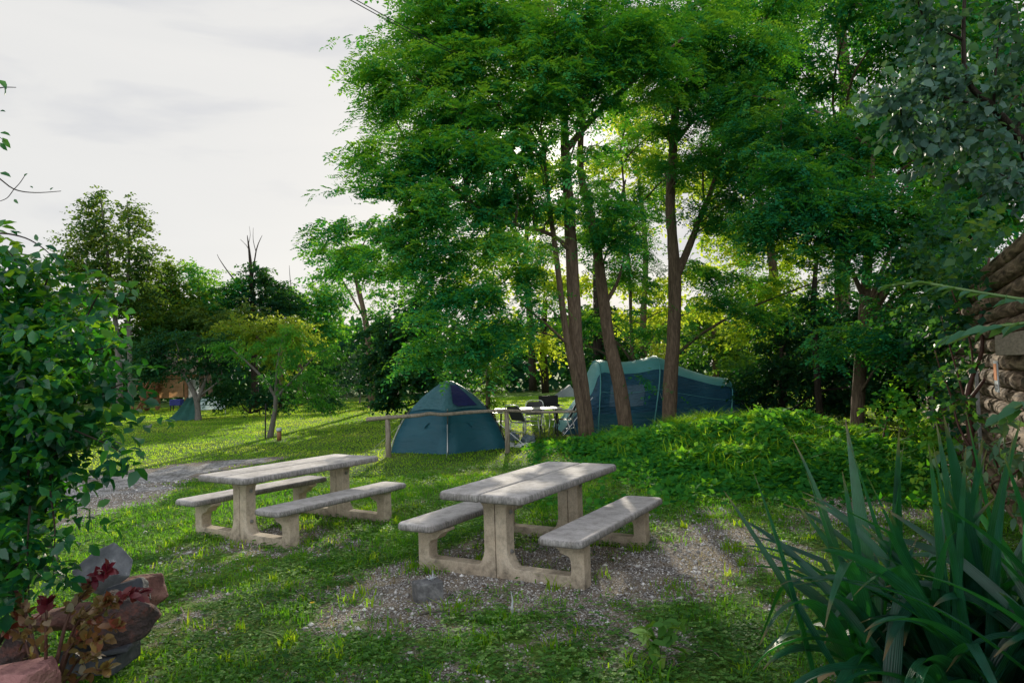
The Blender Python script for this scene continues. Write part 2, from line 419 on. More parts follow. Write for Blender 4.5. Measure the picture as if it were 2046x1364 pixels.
def leaves_mesh(name, P, D, Nn, Ln, Wd, v, detail=0, fold=.18):
    """P base points, D direction, Nn normal, Ln length, Wd width, v tone -> mesh of leaf blades"""
    n = len(P)
    D = norm(D); S = norm(np.cross(D, Nn)); Nn = np.cross(S, D)
    Ln = np.broadcast_to(Ln, (n,))[:, None]; Wd = np.broadcast_to(Wd, (n,))[:, None]
    if detail == 0:      # one rhombic quad
        V = np.stack([P, P+D*Ln*.45+S*Wd*.5+Nn*Wd*fold, P+D*Ln, P+D*Ln*.45-S*Wd*.5+Nn*Wd*fold], 1)
        Fc = np.arange(4*n).reshape(n, 4)
        k = 4
    else:                # six points, folded along the midrib, pointed, tip curled down
        V = np.stack([P, P+D*Ln*.32+S*Wd*.5+Nn*Wd*fold, P+D*Ln*.72+S*Wd*.36+Nn*(Wd*fold-Ln*.05),
                      P+D*Ln-Nn*Ln*.14, P+D*Ln*.72-S*Wd*.36+Nn*(Wd*fold-Ln*.05), P+D*Ln*.32-S*Wd*.5+Nn*Wd*fold,
                      P+D*Ln*.5-Nn*Ln*.02], 1)
        base = np.arange(n)[:, None]*7
        q = np.array([[0, 1, 2, 6], [6, 2, 3, 3], [0, 6, 4, 5], [6, 3, 4, 4]])
        q = np.array([[0, 1, 2, 6], [6, 2, 3, 4], [0, 6, 4, 5]])
        Fc = (base[:, None, :]+q[None]).reshape(-1, 4)
        k = 7
    return np_mesh(name, V, Fc, np.repeat(np.clip(v, 0, 1), k))

def robinia_sprays(rng, P, D, tone, L=.75, nf=8, fl=.27, nl=9, ll=.082, lw=.042, droop=.3):
    """pinnate sprays: every spray is a twig with nf fronds of nl leaflets; returns leaf arrays"""
    S = len(P)
    D = norm(D)
    up = np.array([0, 0, 1.])
    side = norm(np.cross(D, up)+rng.normal(0, .15, (S, 3)))
    t = (np.arange(nf)+.5)/nf
    Ls = L*rng.uniform(.6, 1.25, S)
    FP = P[:, None]+D[:, None]*(Ls[:, None]*t)[..., None]
    FP = FP - up*(droop*Ls[:, None]*t**2)[..., None]
    sgn = np.where(np.arange(nf) % 2 == 0, 1, -1)
    FD = D[:, None]*rng.uniform(.25, .8, (S, nf, 1)) + side[:, None]*sgn[None, :, None]*rng.uniform(.6, 1., (S, nf, 1)) + rng.normal(0, .22, (S, nf, 3))
    FD[..., 2] -= rng.uniform(0, .45, (S, nf))
    FD = norm(FD)
    FN = norm(up+rng.normal(0, .33, (S, nf, 3)))
    FS = norm(np.cross(FD, FN)); FN = np.cross(FS, FD)
    flen = fl*rng.uniform(.7, 1.25, (S, nf))
    k = np.arange(nl)
    tt = (k//2+1)/((nl+1)//2)*.95
    ls = np.where(k % 2 == 0, 1, -1)*1.0
    ls[-1] = 0
    LP = FP[:, :, None]+FD[:, :, None]*(flen[..., None]*tt)[..., None] - up*(flen[..., None]*tt**2*.3)[..., None]
    LD = FD[:, :, None]*np.where(ls == 0, 1, .42)[None, None, :, None] + FS[:, :, None]*ls[None, None, :, None] + rng.normal(0, .12, (S, nf, nl, 3))
    LD[..., 2] -= .12
    LN = FN[:, :, None]+rng.normal(0, .2, (S, nf, nl, 3))
    n = S*nf*nl
    v = (tone[:, None, None]+rng.normal(0, .11, (S, nf, 1))+rng.normal(0, .06, (S, nf, nl))).reshape(-1)
    sz = rng.uniform(.55, 1.35, n)*np.repeat(rng.uniform(.75, 1.2, S), nf*nl)
    return LP.reshape(-1, 3), LD.reshape(-1, 3), LN.reshape(-1, 3), ll*sz, lw*sz, v

def twig_leaves(rng, P, D, tone, L=.5, n=10, ll=.07, lw=.045, spread=.75, droop=.15, hang=.25, upn=.9):
    """twigs with alternate simple leaves"""
    S = len(P); D = norm(D); up = np.array([0, 0, 1.])
    t = (np.arange(n)+.6)/n
    Ls = L*rng.uniform(.6, 1.3, S)
    LP = P[:, None]+D[:, None]*(Ls[:, None]*t)[..., None]-up*(droop*Ls[:, None]*t**2)[..., None]
    side = norm(np.cross(D, up)+rng.normal(0, .25, (S, 3)))
    bi = np.cross(side, D)
    ang = np.arange(n)*2.4
    rad = side[:, None]*np.cos(ang)[None, :, None]+bi[:, None]*np.sin(ang)[None, :, None]*.7
    LD = D[:, None]*.55+rad*spread+rng.normal(0, .25, (S, n, 3))
    LD[..., 2] -= hang
    LN = up*upn+rng.normal(0, .5, (S, n, 3))+rad*.3
    sz = rng.uniform(.55, 1.3, S*n)
    v = (tone[:, None]+rng.normal(0, .1, (S, n))).reshape(-1)
    return LP.reshape(-1, 3), LD.reshape(-1, 3), LN.reshape(-1, 3), ll*sz, lw*sz, v

def cat(parts):
    return [np.concatenate([np.broadcast_to(p[i], (len(p[0]),)+np.shape(p[0])[1:] if i < 3 else (len(p[0]),)) for p in parts]) for i in range(6)]

def in_ball(rng, n, shell=.45):
    d = norm(rng.normal(0, 1, (n, 3)))
    return d*(rng.uniform(0, 1, n)**shell)[:, None]

def blob_sprays(rng, blobs, axis_xy, dens, layer=.55, sub=7):
    """blobs: (centre, radii); returns spray points, directions, tones gathered in bough-like tiers"""
    PP, DD, TT = [], [], []
    for (c, r) in blobs:
        c = np.array(c); r = np.array(r)
        n = max(6, int(dens*r[0]*r[2]*math.pi))
        nb = max(2, n//sub)
        bc = in_ball(rng, nb, .5)*r*.92
        bt = rng.uniform(.06, .92, nb)
        w = rng.randint(0, nb, n)
        p = bc[w]+rng.normal(0, 1, (n, 3))*np.array([.34, .34, .34*layer])*(.35+.4*r.mean())
        out = p/r
        d = c+p-np.array([axis_xy[0], axis_xy[1], 0])
        d[:, 2] = 0
        d = norm(d)*.6+norm(out)*.55+rng.normal(0, .3, (n, 3))
        d[:, 2] = d[:, 2]*.45-.08
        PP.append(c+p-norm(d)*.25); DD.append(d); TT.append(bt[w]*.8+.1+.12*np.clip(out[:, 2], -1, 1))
    return np.concatenate(PP), np.concatenate(DD), np.concatenate(TT)

def px_blobs(lst):
    out = []
    for (u, v, ru, rv, Y) in lst:
        c = at(u, v, Y); k = mpp(Y)
        out.append((c, (ru*k, min(ru, rv)*k*1.1, rv*k)))
    return out

def limbs_to(mb, rng, trunk, blobs, r0=.035, n=5):
    """thin limbs from the nearest fitting trunk point out to every blob"""
    T = np.array(trunk)
    for (c, r) in blobs:
        c = np.array(c)
        k = np.argmin(np.linalg.norm((T-c)*np.array([1, 1, .8])+np.array([0, 0, .45*np.hypot(c[0]-T[0][0], c[1]-T[0][1])]), axis=1))
        a = T[k]
        L = np.linalg.norm(c-a)
        if L < .4: continue
        mid = (a+c)/2+np.array([rng.normal(0, .08*L), rng.normal(0, .08*L), .10*L])
        pts = smooth_pts([a, a*.6+mid*.4+rng.normal(0, .03*L, 3), mid, c, c+(c-mid)*.35+rng.normal(0, .06*L, 3)], 3)
        if open_mask(pts)[0].max() > .45: continue
        rr = np.linspace(r0*(.6+.25*L), .008, len(pts))
        mb.tube(pts, list(rr), 5)

# ================================================================== GROUND
def axis_coords(lo, hi, near_lo, near_hi, step, grow=1.12):
    c = list(np.arange(near_lo, near_hi+1e-6, step))
    s = step
    while c[-1] < hi:
        s *= grow; c.append(c[-1]+s)
    s = step
    while c[0] > lo:
        s *= grow; c.insert(0, c[0]-s)
    return np.array(c)

GX = axis_coords(-400, 400, -8, 8, .09, 1.08)
GY = axis_coords(-60, 600, 1.2, 17, .09, 1.06)
XX, YY = np.meshgrid(GX, GY)
ZZ = height(XX, YY)
nx, ny = len(GX), len(GY)
idx = np.arange(nx*ny).reshape(ny, nx)
fc = np.stack([idx[:-1, :-1], idx[:-1, 1:], idx[1:, 1:], idx[1:, :-1]], -1).reshape(-1, 4)
BV = bare(XX.ravel(), YY.ravel())
gme = np_mesh('ground', np.stack([XX, YY, ZZ], -1), fc, BV, True)

def ground_material():
    m, nt, N, L, out = nodes('lawn_and_gravel')
    geo = N.new('ShaderNodeNewGeometry'); pos = geo.outputs['Position']
    at_ = N.new('ShaderNodeAttribute'); at_.attribute_name = 'v'
    # grass
    n1 = N.new('ShaderNodeTexNoise'); n1.inputs['Scale'].default_value = .55; n1.inputs['Detail'].default_value = 7; L.new(pos, n1.inputs['Vector'])
    g = ramp(N, [(.3, (.045, .095, .015)), (.5, (.09, .18, .026)), (.7, (.21, .27, .06))]); L.new(n1.outputs['Fac'], g.inputs['Fac'])
    n2 = N.new('ShaderNodeTexNoise'); n2.inputs['Scale'].default_value = 22; n2.inputs['Detail'].default_value = 8; L.new(pos, n2.inputs['Vector'])
    g2 = ramp(N, [(.3, (.45, .45, .45)), (.7, (1.25, 1.25, 1.2))]); L.new(n2.outputs['Fac'], g2.inputs['Fac'])
    gm = N.new('ShaderNodeMix'); gm.data_type = 'RGBA'; gm.blend_type = 'MULTIPLY'; gm.inputs['Factor'].default_value = 1
    L.new(g.outputs[0], gm.inputs['A']); L.new(g2.outputs[0], gm.inputs['B'])
    # gravel
    vo = N.new('ShaderNodeTexVoronoi'); vo.inputs['Scale'].default_value = 70; L.new(pos, vo.inputs['Vector'])
    sep = N.new('ShaderNodeSeparateColor'); L.new(vo.outputs['Color'], sep.inputs[0])
    gr = ramp(N, [(0, (.18, .17, .17)), (.4, (.38, .365, .36)), (.75, (.56, .545, .54)), (1, (.74, .73, .73))]); L.new(sep.outputs[0], gr.inputs['Fac'])
    dk = ramp(N, [(0, (1, 1, 1)), (.55, (.9, .88, .85)), (1, (.22, .18, .15))])
    ms = N.new('ShaderNodeMath'); ms.operation = 'MULTIPLY'; ms.inputs[1].default_value = 1.6; L.new(vo.outputs['Distance'], ms.inputs[0]); L.new(ms.outputs[0], dk.inputs['Fac'])
    grm = N.new('ShaderNodeMix'); grm.data_type = 'RGBA'; grm.blend_type = 'MULTIPLY'; grm.inputs['Factor'].default_value = 1
    L.new(gr.outputs[0], grm.inputs['A']); L.new(dk.outputs[0], grm.inputs['B'])
    # soil in between
    n3 = N.new('ShaderNodeTexNoise'); n3.inputs['Scale'].default_value = 5; n3.inputs['Detail'].default_value = 8; L.new(pos, n3.inputs['Vector'])
    so = ramp(N, [(.35, (.13, .10, .075)), (.65, (.33, .275, .21))]); L.new(n3.outputs['Fac'], so.inputs['Fac'])
    fs = ramp(N, [(.36, (0, 0, 0)), (.54, (1, 1, 1))]); L.new(n3.outputs['Fac'], fs.inputs['Fac'])
    fsm = N.new('ShaderNodeMath'); fsm.operation = 'MULTIPLY'; fsm.inputs[1].default_value = .6; L.new(fs.outputs[0], fsm.inputs[0])
    gs = N.new('ShaderNodeMix'); gs.data_type = 'RGBA'; L.new(fsm.outputs[0], gs.inputs['Factor']); L.new(grm.outputs['Result'], gs.inputs['A']); L.new(so.outputs[0], gs.inputs['B'])
    # blend
    ad = N.new('ShaderNodeMath'); ad.operation = 'ADD'; L.new(at_.outputs['Fac'], ad.inputs[0])
    nb = N.new('ShaderNodeMath'); nb.operation = 'MULTIPLY_ADD'; nb.inputs[1].default_value = .7; nb.inputs[2].default_value = -.35; L.new(n2.outputs['Fac'], nb.inputs[0]); L.new(nb.outputs[0], ad.inputs[1])
    rb = ramp(N, [(.18, (0, 0, 0)), (.42, (1, 1, 1))]); L.new(ad.outputs[0], rb.inputs['Fac'])
    mx = N.new('ShaderNodeMix'); mx.data_type = 'RGBA'; L.new(rb.outputs[0], mx.inputs['Factor']); L.new(gm.outputs['Result'], mx.inputs['A']); L.new(gs.outputs['Result'], mx.inputs['B'])
    b = N.new('ShaderNodeBsdfPrincipled'); b.inputs['Roughness'].default_value = .9; b.inputs['Specular IOR Level'].default_value = .15
    L.new(mx.outputs['Result'], b.inputs['Base Color'])
    hm = N.new('ShaderNodeMath'); hm.operation = 'MULTIPLY_ADD'; hm.inputs[1].default_value = -.6
    L.new(vo.outputs['Distance'], hm.inputs[0]); L.new(n2.outputs['Fac'], hm.inputs[2])
    bp = N.new('ShaderNodeBump'); bp.inputs['Strength'].default_value = .8; bp.inputs['Distance'].default_value = .03
    L.new(hm.outputs[0], bp.inputs['Height']); L.new(bp.outputs[0], b.inputs['Normal'])
    L.new(b.outputs[0], out.inputs['Surface'])
    return m
MT['ground'] = ground_material()
tag(link('ground', gme, MT['ground']), kind='structure')

# gravel track: a sheet just above the lawn
def gravel_material():
    m, nt, N, L, out = nodes('grey_gravel')
    geo = N.new('ShaderNodeNewGeometry'); pos = geo.outputs['Position']
    vo = N.new('ShaderNodeTexVoronoi'); vo.inputs['Scale'].default_value = 26; L.new(pos, vo.inputs['Vector'])
    sep = N.new('ShaderNodeSeparateColor'); L.new(vo.outputs['Color'], sep.inputs[0])
    gr = ramp(N, [(0, (.16, .155, .16)), (.5, (.30, .29, .30)), (1, (.48, .47, .48))]); L.new(sep.outputs[0], gr.inputs['Fac'])
    n2 = N.new('ShaderNodeTexNoise'); n2.inputs['Scale'].default_value = 3; n2.inputs['Detail'].default_value = 8; L.new(pos, n2.inputs['Vector'])
    g2 = ramp(N, [(.35, (.55, .55, .5)), (.6, (1, 1, 1))]); L.new(n2.outputs['Fac'], g2.inputs['Fac'])
    mu = N.new('ShaderNodeMix'); mu.data_type = 'RGBA'; mu.blend_type = 'MULTIPLY'; mu.inputs['Factor'].default_value = 1
    L.new(gr.outputs[0], mu.inputs['A']); L.new(g2.outputs[0], mu.inputs['B'])
    b = N.new('ShaderNodeBsdfPrincipled'); b.inputs['Roughness'].default_value = .85; L.new(mu.outputs['Result'], b.inputs['Base Color'])
    bp = N.new('ShaderNodeBump'); bp.inputs['Strength'].default_value = 1; bp.inputs['Distance'].default_value = .03; bp.invert = True
    L.new(vo.outputs['Distance'], bp.inputs['Height']); L.new(bp.outputs[0], b.inputs['Normal']); L.new(b.outputs[0], out.inputs['Surface'])
    return m
sub = (path_dist(XX, YY)+(fbm(XX, YY, .5, 31)-.5)*1.4) > .38
cell = sub[:-1, :-1] & sub[1:, :-1] & sub[:-1, 1:] & sub[1:, 1:]
pf = fc.reshape(ny-1, nx-1, 4)[cell]
used, inv = np.unique(pf, return_inverse=True)
pv = np.stack([XX, YY, ZZ+.005], -1).reshape(-1, 3)[used]
tag(link('gravel_path', np_mesh('gravel_path', pv, inv.reshape(-1, 4), None, True), gravel_material()), kind='structure')

# ================================================================== GROUND COVER (stuff)
def wedge_points(rng, n, y0, y1, power=1.0, margin=1.08):
    """points on the ground in the part of the site the photograph looks at, denser near by"""
    y = (y0**power + (y1**power-y0**power)*rng.uniform(0, 1, n))**(1/power)
    x = rng.uniform(-.76*margin, .76*margin, n)*y + rng.uniform(-.3, .3, n)
    return x, y

def blades(name, rng, x, y, h, w, lean=.45, curl=.4, mat='grass', tone=None, label=None, sink=.01, seg=2):
    n = len(x)
    z = height(x, y)-sink
    P = np.stack([x, y, z], -1)
    a = rng.uniform(0, 2*math.pi, n)
    dirh = np.stack([np.cos(a), np.sin(a), np.zeros(n)], -1)
    ln = rng.uniform(0, lean, n)[:, None]
    s = np.stack([-np.sin(a), np.cos(a), np.zeros(n)], -1)*(w*rng.uniform(.6, 1.3, n)/2)[:, None]
    h = (h*rng.uniform(.5, 1.25, n))[:, None] if np.ndim(h) == 0 else (h*rng.uniform(.6, 1.25, n))[:, None]
    up = np.array([0, 0, 1.])
    mid = P+up*h*.55+dirh*h*ln*.5
    tip = P+up*h*(1-.25*curl)+dirh*h*(ln+curl*rng.uniform(.2, 1, n)[:, None])
    V = np.stack([P-s, P+s, mid+s*.8, mid-s*.8, tip+s*.12, tip-s*.12], 1)
    f = np.arange(n)[:, None]*6
    q = np.array([[0, 1, 2, 3], [3, 2, 4, 5]])
    Fc = (f[:, None]+q[None]).reshape(-1, 4)
    if tone is None: tone = rng.uniform(.1, .9, n)
    o = link(name, np_mesh(name, V, Fc, np.repeat(np.clip(tone, 0, 1), 6)), MT[mat])
    return tag(o, label, None, None, 'stuff')

def clover_mesh(name, rng, x, y, size, mat, label, hmax=.05):
    """three-leaflet clover tufts lying over the ground"""
    n = len(x)
    z = height(x, y)+rng.uniform(.005, hmax, n)
    a0 = rng.uniform(0, 6.28, n)
    Ps, Ds, Ns, tt = [], [], [], []
    tone = np.clip(fbm(x, y, .35, 77)*1.1-.12+rng.normal(0, .22, n), 0, 1)
    nn = norm(np.array([0, 0, 1.])+rng.normal(0, .28, (n, 3)))
    P = np.stack([x, y, z], -1)
    for k in range(3):
        a = a0+k*2.094
        D = np.stack([np.cos(a), np.sin(a), rng.uniform(-.15, .35, n)], -1)
        Ps.append(P); Ds.append(D); Ns.append(nn); tt.append(tone)
    sz = np.tile(size*rng.uniform(.6, 1.25, n), 3)
    me = leaves_mesh(name, np.concatenate(Ps), np.concatenate(Ds), np.concatenate(Ns), sz, sz*.95, np.concatenate(tt), 0, .08)
    return tag(link(name, me, MT[mat]), label, None, None, 'stuff')

r = RS(3)
# short turf near the tables
x, y = wedge_points(r, 150000, 2.6, 12.0, 1.35)
b = bare(x, y)
tuft = fbm(x, y, .35, 9)
k = (r.uniform(0, 1, len(x)) > b*1.25+.05) & (tuft+r.normal(0, .12, len(x)) > .38+.22*np.clip((8.5-y)/4, 0, 1)) & (mound(x, y) < .5) & (path_dist(x, y)+(fbm(x, y, .5, 31)-.5)*1.4+r.normal(0, .25, len(x)) < .30)
x, y = x[k], y[k]
blades('grass', r, x, y, .055+.05*np.clip((fbm(x, y, .5, 19)-.5)*3, 0, 1), .006+.0006*y, .5, .5, 'grass', np.clip(fbm(x, y, 1.1, 41)*.9+r.normal(0, .16, len(x)), 0, 1), 'short green turf growing around the picnic tables')
# mown lawn farther out
x, y = wedge_points(r, 210000, 11.0, 46, 1.25)
b = bare(x, y)
k = (r.uniform(0, 1, len(x)) > b*1.1) & (mound(x, y) < .4) & (path_dist(x, y)+(fbm(x, y, .5, 31)-.5)*1.4+r.normal(0, .25, len(x)) < .30)
x, y = x[k], y[k]
MT['lawn'] = leafmat('lawn_blade', [(.035, .13, .012), (.10, .26, .03), (.29, .42, .08)], [(.24, .54, .02), (.55, .84, .04), (.90, .96, .12)], .54, .6, .05)
blades('lawn_grass', r, x, y, .04+.0004*y, .009+.0010*y, .6, .5, 'lawn', np.clip(fbm(x, y, 1.6, 43)*1.1-.05+r.normal(0, .10, len(x)), 0, 1), 'mown green lawn stretching back towards the trees')
# clover carpet
x, y = wedge_points(r, 170000, 2.4, 13.0, 1.1)
b = bare(x, y)
k = (r.uniform(0, 1, len(x)) > b*1.45) & (fbm(x, y, .5, 15)+r.normal(0, .13, len(x)) > .40+.12*np.clip((y-6)/3, 0, 1)) & (mound(x, y) < .3) & (path_dist(x, y)+(fbm(x, y, .5, 31)-.5)*1.4+r.normal(0, .25, len(x)) < .35)
clover_mesh('clover', r, x[k], y[k], .017+.0007*y[k], 'clover', 'low clover and weeds carpeting the ground')
# dry tufts in the gravelly places
x, y = wedge_points(r, 30000, 3, 11.0, 1.3)
b = bare(x, y)
k = (b > .22) & (fbm(x, y, .4, 55) > .52) & (path_dist(x, y) < .2)
x, y = x[k], y[k]
blades('dry_grass', r, x, y, .05, .005+.0005*y, .9, .5, 'dry', None, 'straw coloured dry grass among the gravel')
# brighter weeds sprouting in clusters
px, py = [], []
x, y = wedge_points(r, 500, 3.2, 12, 1.2)
for i in range(len(x)):
    if mound(x[i], y[i]) < .2 and path_dist(x[i], y[i]) < .1:
        m_ = r.randint(6, 26); s_ = r.uniform(.02, .07)
        px.append(x[i]+r.normal(0, s_, m_)); py.append(y[i]+r.normal(0, s_, m_))
px = np.concatenate(px); py = np.concatenate(py)
blades('weeds', r, px, py, .11, .011, .9, .7, 'tallgrass', r.uniform(.3, 1, len(px)), 'brighter weed tufts scattered over the ground')
# pebbles
x, y = wedge_points(r, 130000, 2.6, 12.5, 1.2)
b = bare(x, y)
k = (b > .10+.40*r.uniform(0, 1, len(x))) & (mound(x, y) < .1)
x, y = x[k], y[k]
n = len(x)
s = r.lognormal(math.log(.0046), .5, n)*(1+.05*y)
oct_ = np.array([[1, 0, 0], [0, 1, 0], [-1, 0, 0], [0, -1, 0], [0, 0, .7], [0, 0, -.7], [.75, .75, .1], [-.75, .75, -.1]])[:6]
dirs = oct_[None]*(s[:, None, None]*r.uniform(.6, 1.3, (n, 6, 1)))
a = r.uniform(0, 6.28, n); ca, sa = np.cos(a)[:, None], np.sin(a)[:, None]
V = np.stack([dirs[..., 0]*ca-dirs[..., 1]*sa+x[:, None], dirs[..., 0]*sa+dirs[..., 1]*ca+y[:, None], dirs[..., 2]+(height(x, y)+s*.25)[:, None]], -1)
tri = np.array([[0, 1, 4], [1, 2, 4], [2, 3, 4], [3, 0, 4], [1, 0, 5], [2, 1, 5], [3, 2, 5], [0, 3, 5]])
Fc = (np.arange(n)[:, None, None]*6+tri[None]).reshape(-1, 3)
def pebble_material():
    m, nt, N, L, out = nodes('pebble_stone')
    at_ = N.new('ShaderNodeAttribute'); at_.attribute_name = 'v'
    r_ = ramp(N, [(0, (.18, .17, .165)), (.5, (.45, .435, .43)), (.85, (.62, .605, .60)), (1, (.80, .78, .77))]); L.new(at_.outputs['Fac'], r_.inputs['Fac'])
    b_ = N.new('ShaderNodeBsdfPrincipled'); b_.inputs['Roughness'].default_value = .75; L.new(r_.outputs[0], b_.inputs['Base Color']); L.new(b_.outputs[0], out.inputs['Surface'])
    return m
MT['pebble'] = pebble_material()
tag(link('gravel', np_mesh('gravel', V, Fc, np.repeat(r.uniform(0, 1, n), 6)), MT['pebble']), 'loose grey gravel scattered around the tables', None, None, 'stuff')

# fallen leaves
x, y = wedge_points(r, 5200, 2.8, 11, 1.3)
k = (bare(x, y) > .12) & (fbm(x, y, .9, 96) > .42)
x, y = x[k], y[k]; n = len(x)
D = norm(np.stack([r.normal(0, 1, n), r.normal(0, 1, n), r.normal(0, .15, n)], -1))
me = leaves_mesh('leaf_litter', np.stack([x, y, height(x, y)+.008+r.uniform(0, .012, n)], -1), D, norm(np.array([0, 0, 1.])+r.normal(0, .3, (n, 3))), .024*r.uniform(.5, 1.5, n), .014, r.uniform(0, 1, n), 0, .2)
MT['litter'] = leafmat('fallen_leaf', [(.06, .035, .018), (.16, .10, .05), (.32, .22, .11)], [(.1, .06, .02), (.25, .16, .06), (.4, .28, .12)], .2, .7, .1)
tag(link('leaf_litter', me, MT['litter']), 'brown fallen leaves lying among the gravel', None, None, 'stuff')
# mound vegetation: brambles on the slope, tall grass on the crown
x = r.uniform(.2, 8.4, 150000); y = r.uniform(8.2, 16.6, 150000)
mz = mound(x, y)
edge = mz+r.normal(0, .03, len(x))+(fbm(x, y, .8, 60)-.5)*.16
k = edge > .07
x, y, mz = x[k], y[k], mz[k]
front = (fbm(x, y, .9, 61)-.5)*2.8+(12.3-y)*.7+np.clip((3.4-x)*1.0, 0, 2)+.25
kb = front+r.normal(0, .25, len(x)) > -.25
xb, yb = x[kb], y[kb]
vh = (.06+.62*np.clip(fbm(xb, yb, .55, 62)-.22, 0, 1)**1.25)*np.clip(mz[kb]*6, .25, 1)
zb = height(xb, yb)+.01+vh*r.uniform(0, 1, len(xb))**.55
n = len(xb)
D = norm(np.stack([r.normal(0, 1, n), r.normal(-.5, 1, n), r.normal(-.1, .4, n)], -1)); Nn = norm(np.array([0, -.45, 1.])+r.normal(0, .45, (n, 3)))
big = fbm(xb, yb, .8, 68)
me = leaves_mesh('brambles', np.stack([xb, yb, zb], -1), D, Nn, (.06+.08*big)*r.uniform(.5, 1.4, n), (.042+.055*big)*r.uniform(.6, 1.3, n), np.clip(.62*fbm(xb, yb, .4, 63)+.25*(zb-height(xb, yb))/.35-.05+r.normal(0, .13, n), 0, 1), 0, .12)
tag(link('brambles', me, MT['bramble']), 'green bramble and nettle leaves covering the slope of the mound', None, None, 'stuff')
kg = (front < .25) & (r.uniform(0, 1, len(x)) < .55)
xg = np.concatenate([x[kg], x[kg]+r.normal(0, .06, kg.sum())]); yg = np.concatenate([y[kg], y[kg]+r.normal(0, .06, kg.sum())])
hg = .12+.42*np.clip(mound(xg, yg)*2.2, 0, 1)*np.clip(fbm(xg, yg, .45, 66)*1.5-.2, .15, 1.3)
blades('tall_grass', r, xg, yg, hg, .016, .55, .8, 'tallgrass', np.clip(.1+.75*fbm(xg, yg, .5, 65)+r.normal(0, .17, len(xg)), 0, 1), 'tall bright grass standing on top of the mound')
# loose tall stems poking out of the slope
x = r.uniform(1.0, 7.2, 2600); y = r.uniform(9, 15, 2600)
k = (mound(x, y) > .12) & (fbm(x, y, .5, 69) > .52)
x, y = x[k], y[k]
blades('tall_weeds', r, np.repeat(x, 5)+r.normal(0, .05, len(x)*5), np.repeat(y, 5)+r.normal(0, .05, len(x)*5), .42, .014, .5, .8, 'tallgrass', r.uniform(.3, 1, len(x)*5), 'loose tall weed stems standing above the brambles')

# ================================================================== PICNIC TABLES
def slab(L, W, t, cr_, er, z1, x0=0, square=(), n=6):
    """rounded slab, length along y; square: sides (-1/1 in x) whose corners stay sharp"""
    def outline(ins, z):
        pts = []
        for (sx, sy, a0) in ((1, 1, 0), (-1, 1, 90), (-1, -1, 180), (1, -1, 270)):
            rc = .006 if sx in square else cr_
            rr = max(rc-ins, .002)
            i2 = min(ins, rc) if False else ins
            cx = sx*(W/2-i2-rr); cy = sy*(L/2-i2-rr)
            for k_ in range(n+1):
                a = math.radians(a0+90*k_/n)
                pts.append((x0+cx+rr*math.cos(a), cy+rr*math.sin(a), z))
        return pts
    R = [outline(er*.5, z1-t), outline(0, z1-t+er*.4)]
    for a in (0, 22, 45, 68, 90):
        a = math.radians(a)
        R.append(outline(er*(1-math.cos(a)), z1-er+er*math.sin(a)))
    m = MB(); m.rings(R)
    return m

HALF = [(.004, 0), (.81, 0), (.814, .05), (.812, .378), (.50, .378), (.50, .352), (.53, .345), (.575, .318), (.61, .278), (.655, .268), (.685, .252), (.695, .225), (.697, .13), (.69, .11), (.67, .105),
        (.185, .105), (.165, .115), (.14, .145), (.120, .19), (.112, .23), (.110, .57), (.117, .605), (.14, .632), (.20, .645), (.26, .652), (.31, .668), (.31, .6795), (.004, .6795)]
def make_table(label):
    t = empty('picnic_table', (0, 0, 0), label, 'picnic table', 'concrete picnic tables with attached benches')
    for sx in (-1, 1):
        slab(2.03, .4065, .07, .055, .028, .75, sx*.2065, (-sx,)).build('tabletop', MT['slab'], t, True)
    for sx in (-1, 1):
        slab(1.98, .40, .064, .075, .03, .444, sx*.70).build('bench_seat', MT['slab'], t, True)
    for yy in (-.705, .705):
        for sx in (-1, 1):
            poly = [(sx*a, b_) for a, b_ in HALF]
            if sx < 0: poly = poly[::-1]
            m = MB(); m.prism(poly, yy-.065, yy+.065)
            f = m.build('end_frame', MT['frame'], t, False, .008, 2)
            for zz in (.23, .56):
                q = MB()
                q.tube([(sx*.118, yy, zz), (sx*.126, yy, zz)], .021, 8); q.tube([(sx*.126, yy, zz), (sx*.140, yy, zz)], .011, 6)
                q.build('bolt', MT['steel'], f)
    return t

def copy_tree(o, parent=None):
    c = o.copy(); C.objects.link(c); c.parent = parent
    for ch in list(o.children): copy_tree(ch, c)
    return c
tb = make_table('concrete picnic table with a split top, nearer one with dappled sunlight on its surface')
tb.location = (.1907, 6.6872, gz(.19, 6.69)-.012); tb.rotation_euler = (0, 0, -.5234)
tb2 = copy_tree(tb)
tb2.location = (-2.6274, 8.4692, gz(-2.63, 8.47)-.012); tb2.rotation_euler = (0, 0, -.5713)
tb2['label'] = 'concrete picnic table beside the gravel track, the farther one standing in shade'

# concrete block with a white tuft on top
p = ground(855, 1196)
t = empty('concrete_block', p, 'small grey concrete block on the ground in front of the nearer picnic table', 'concrete block', rz=.45)
m = MB(); m.box((0, 0, .065), (.21, .15, .15)); m.build('block', MT['block'], t, False, .012, 2)
m = MB()
rr_ = random.Random(3)
for i in range(14):
    a = rr_.uniform(0, 6.28); d = rr_.uniform(.01, .06)
    m.tube([(.03, 0, .139), (.03+math.cos(a)*d*.5, math.sin(a)*d*.5, .155), (.03+math.cos(a)*d, math.sin(a)*d, .15+rr_.uniform(0, .035))], [.006, .004, .001], 4)
m.tube([(.04, 0, .14), (.05, .01, .175), (.045, .0, .22)], [.007, .004, .001], 4)
m.build('tuft', MT['white_canvas'], t)

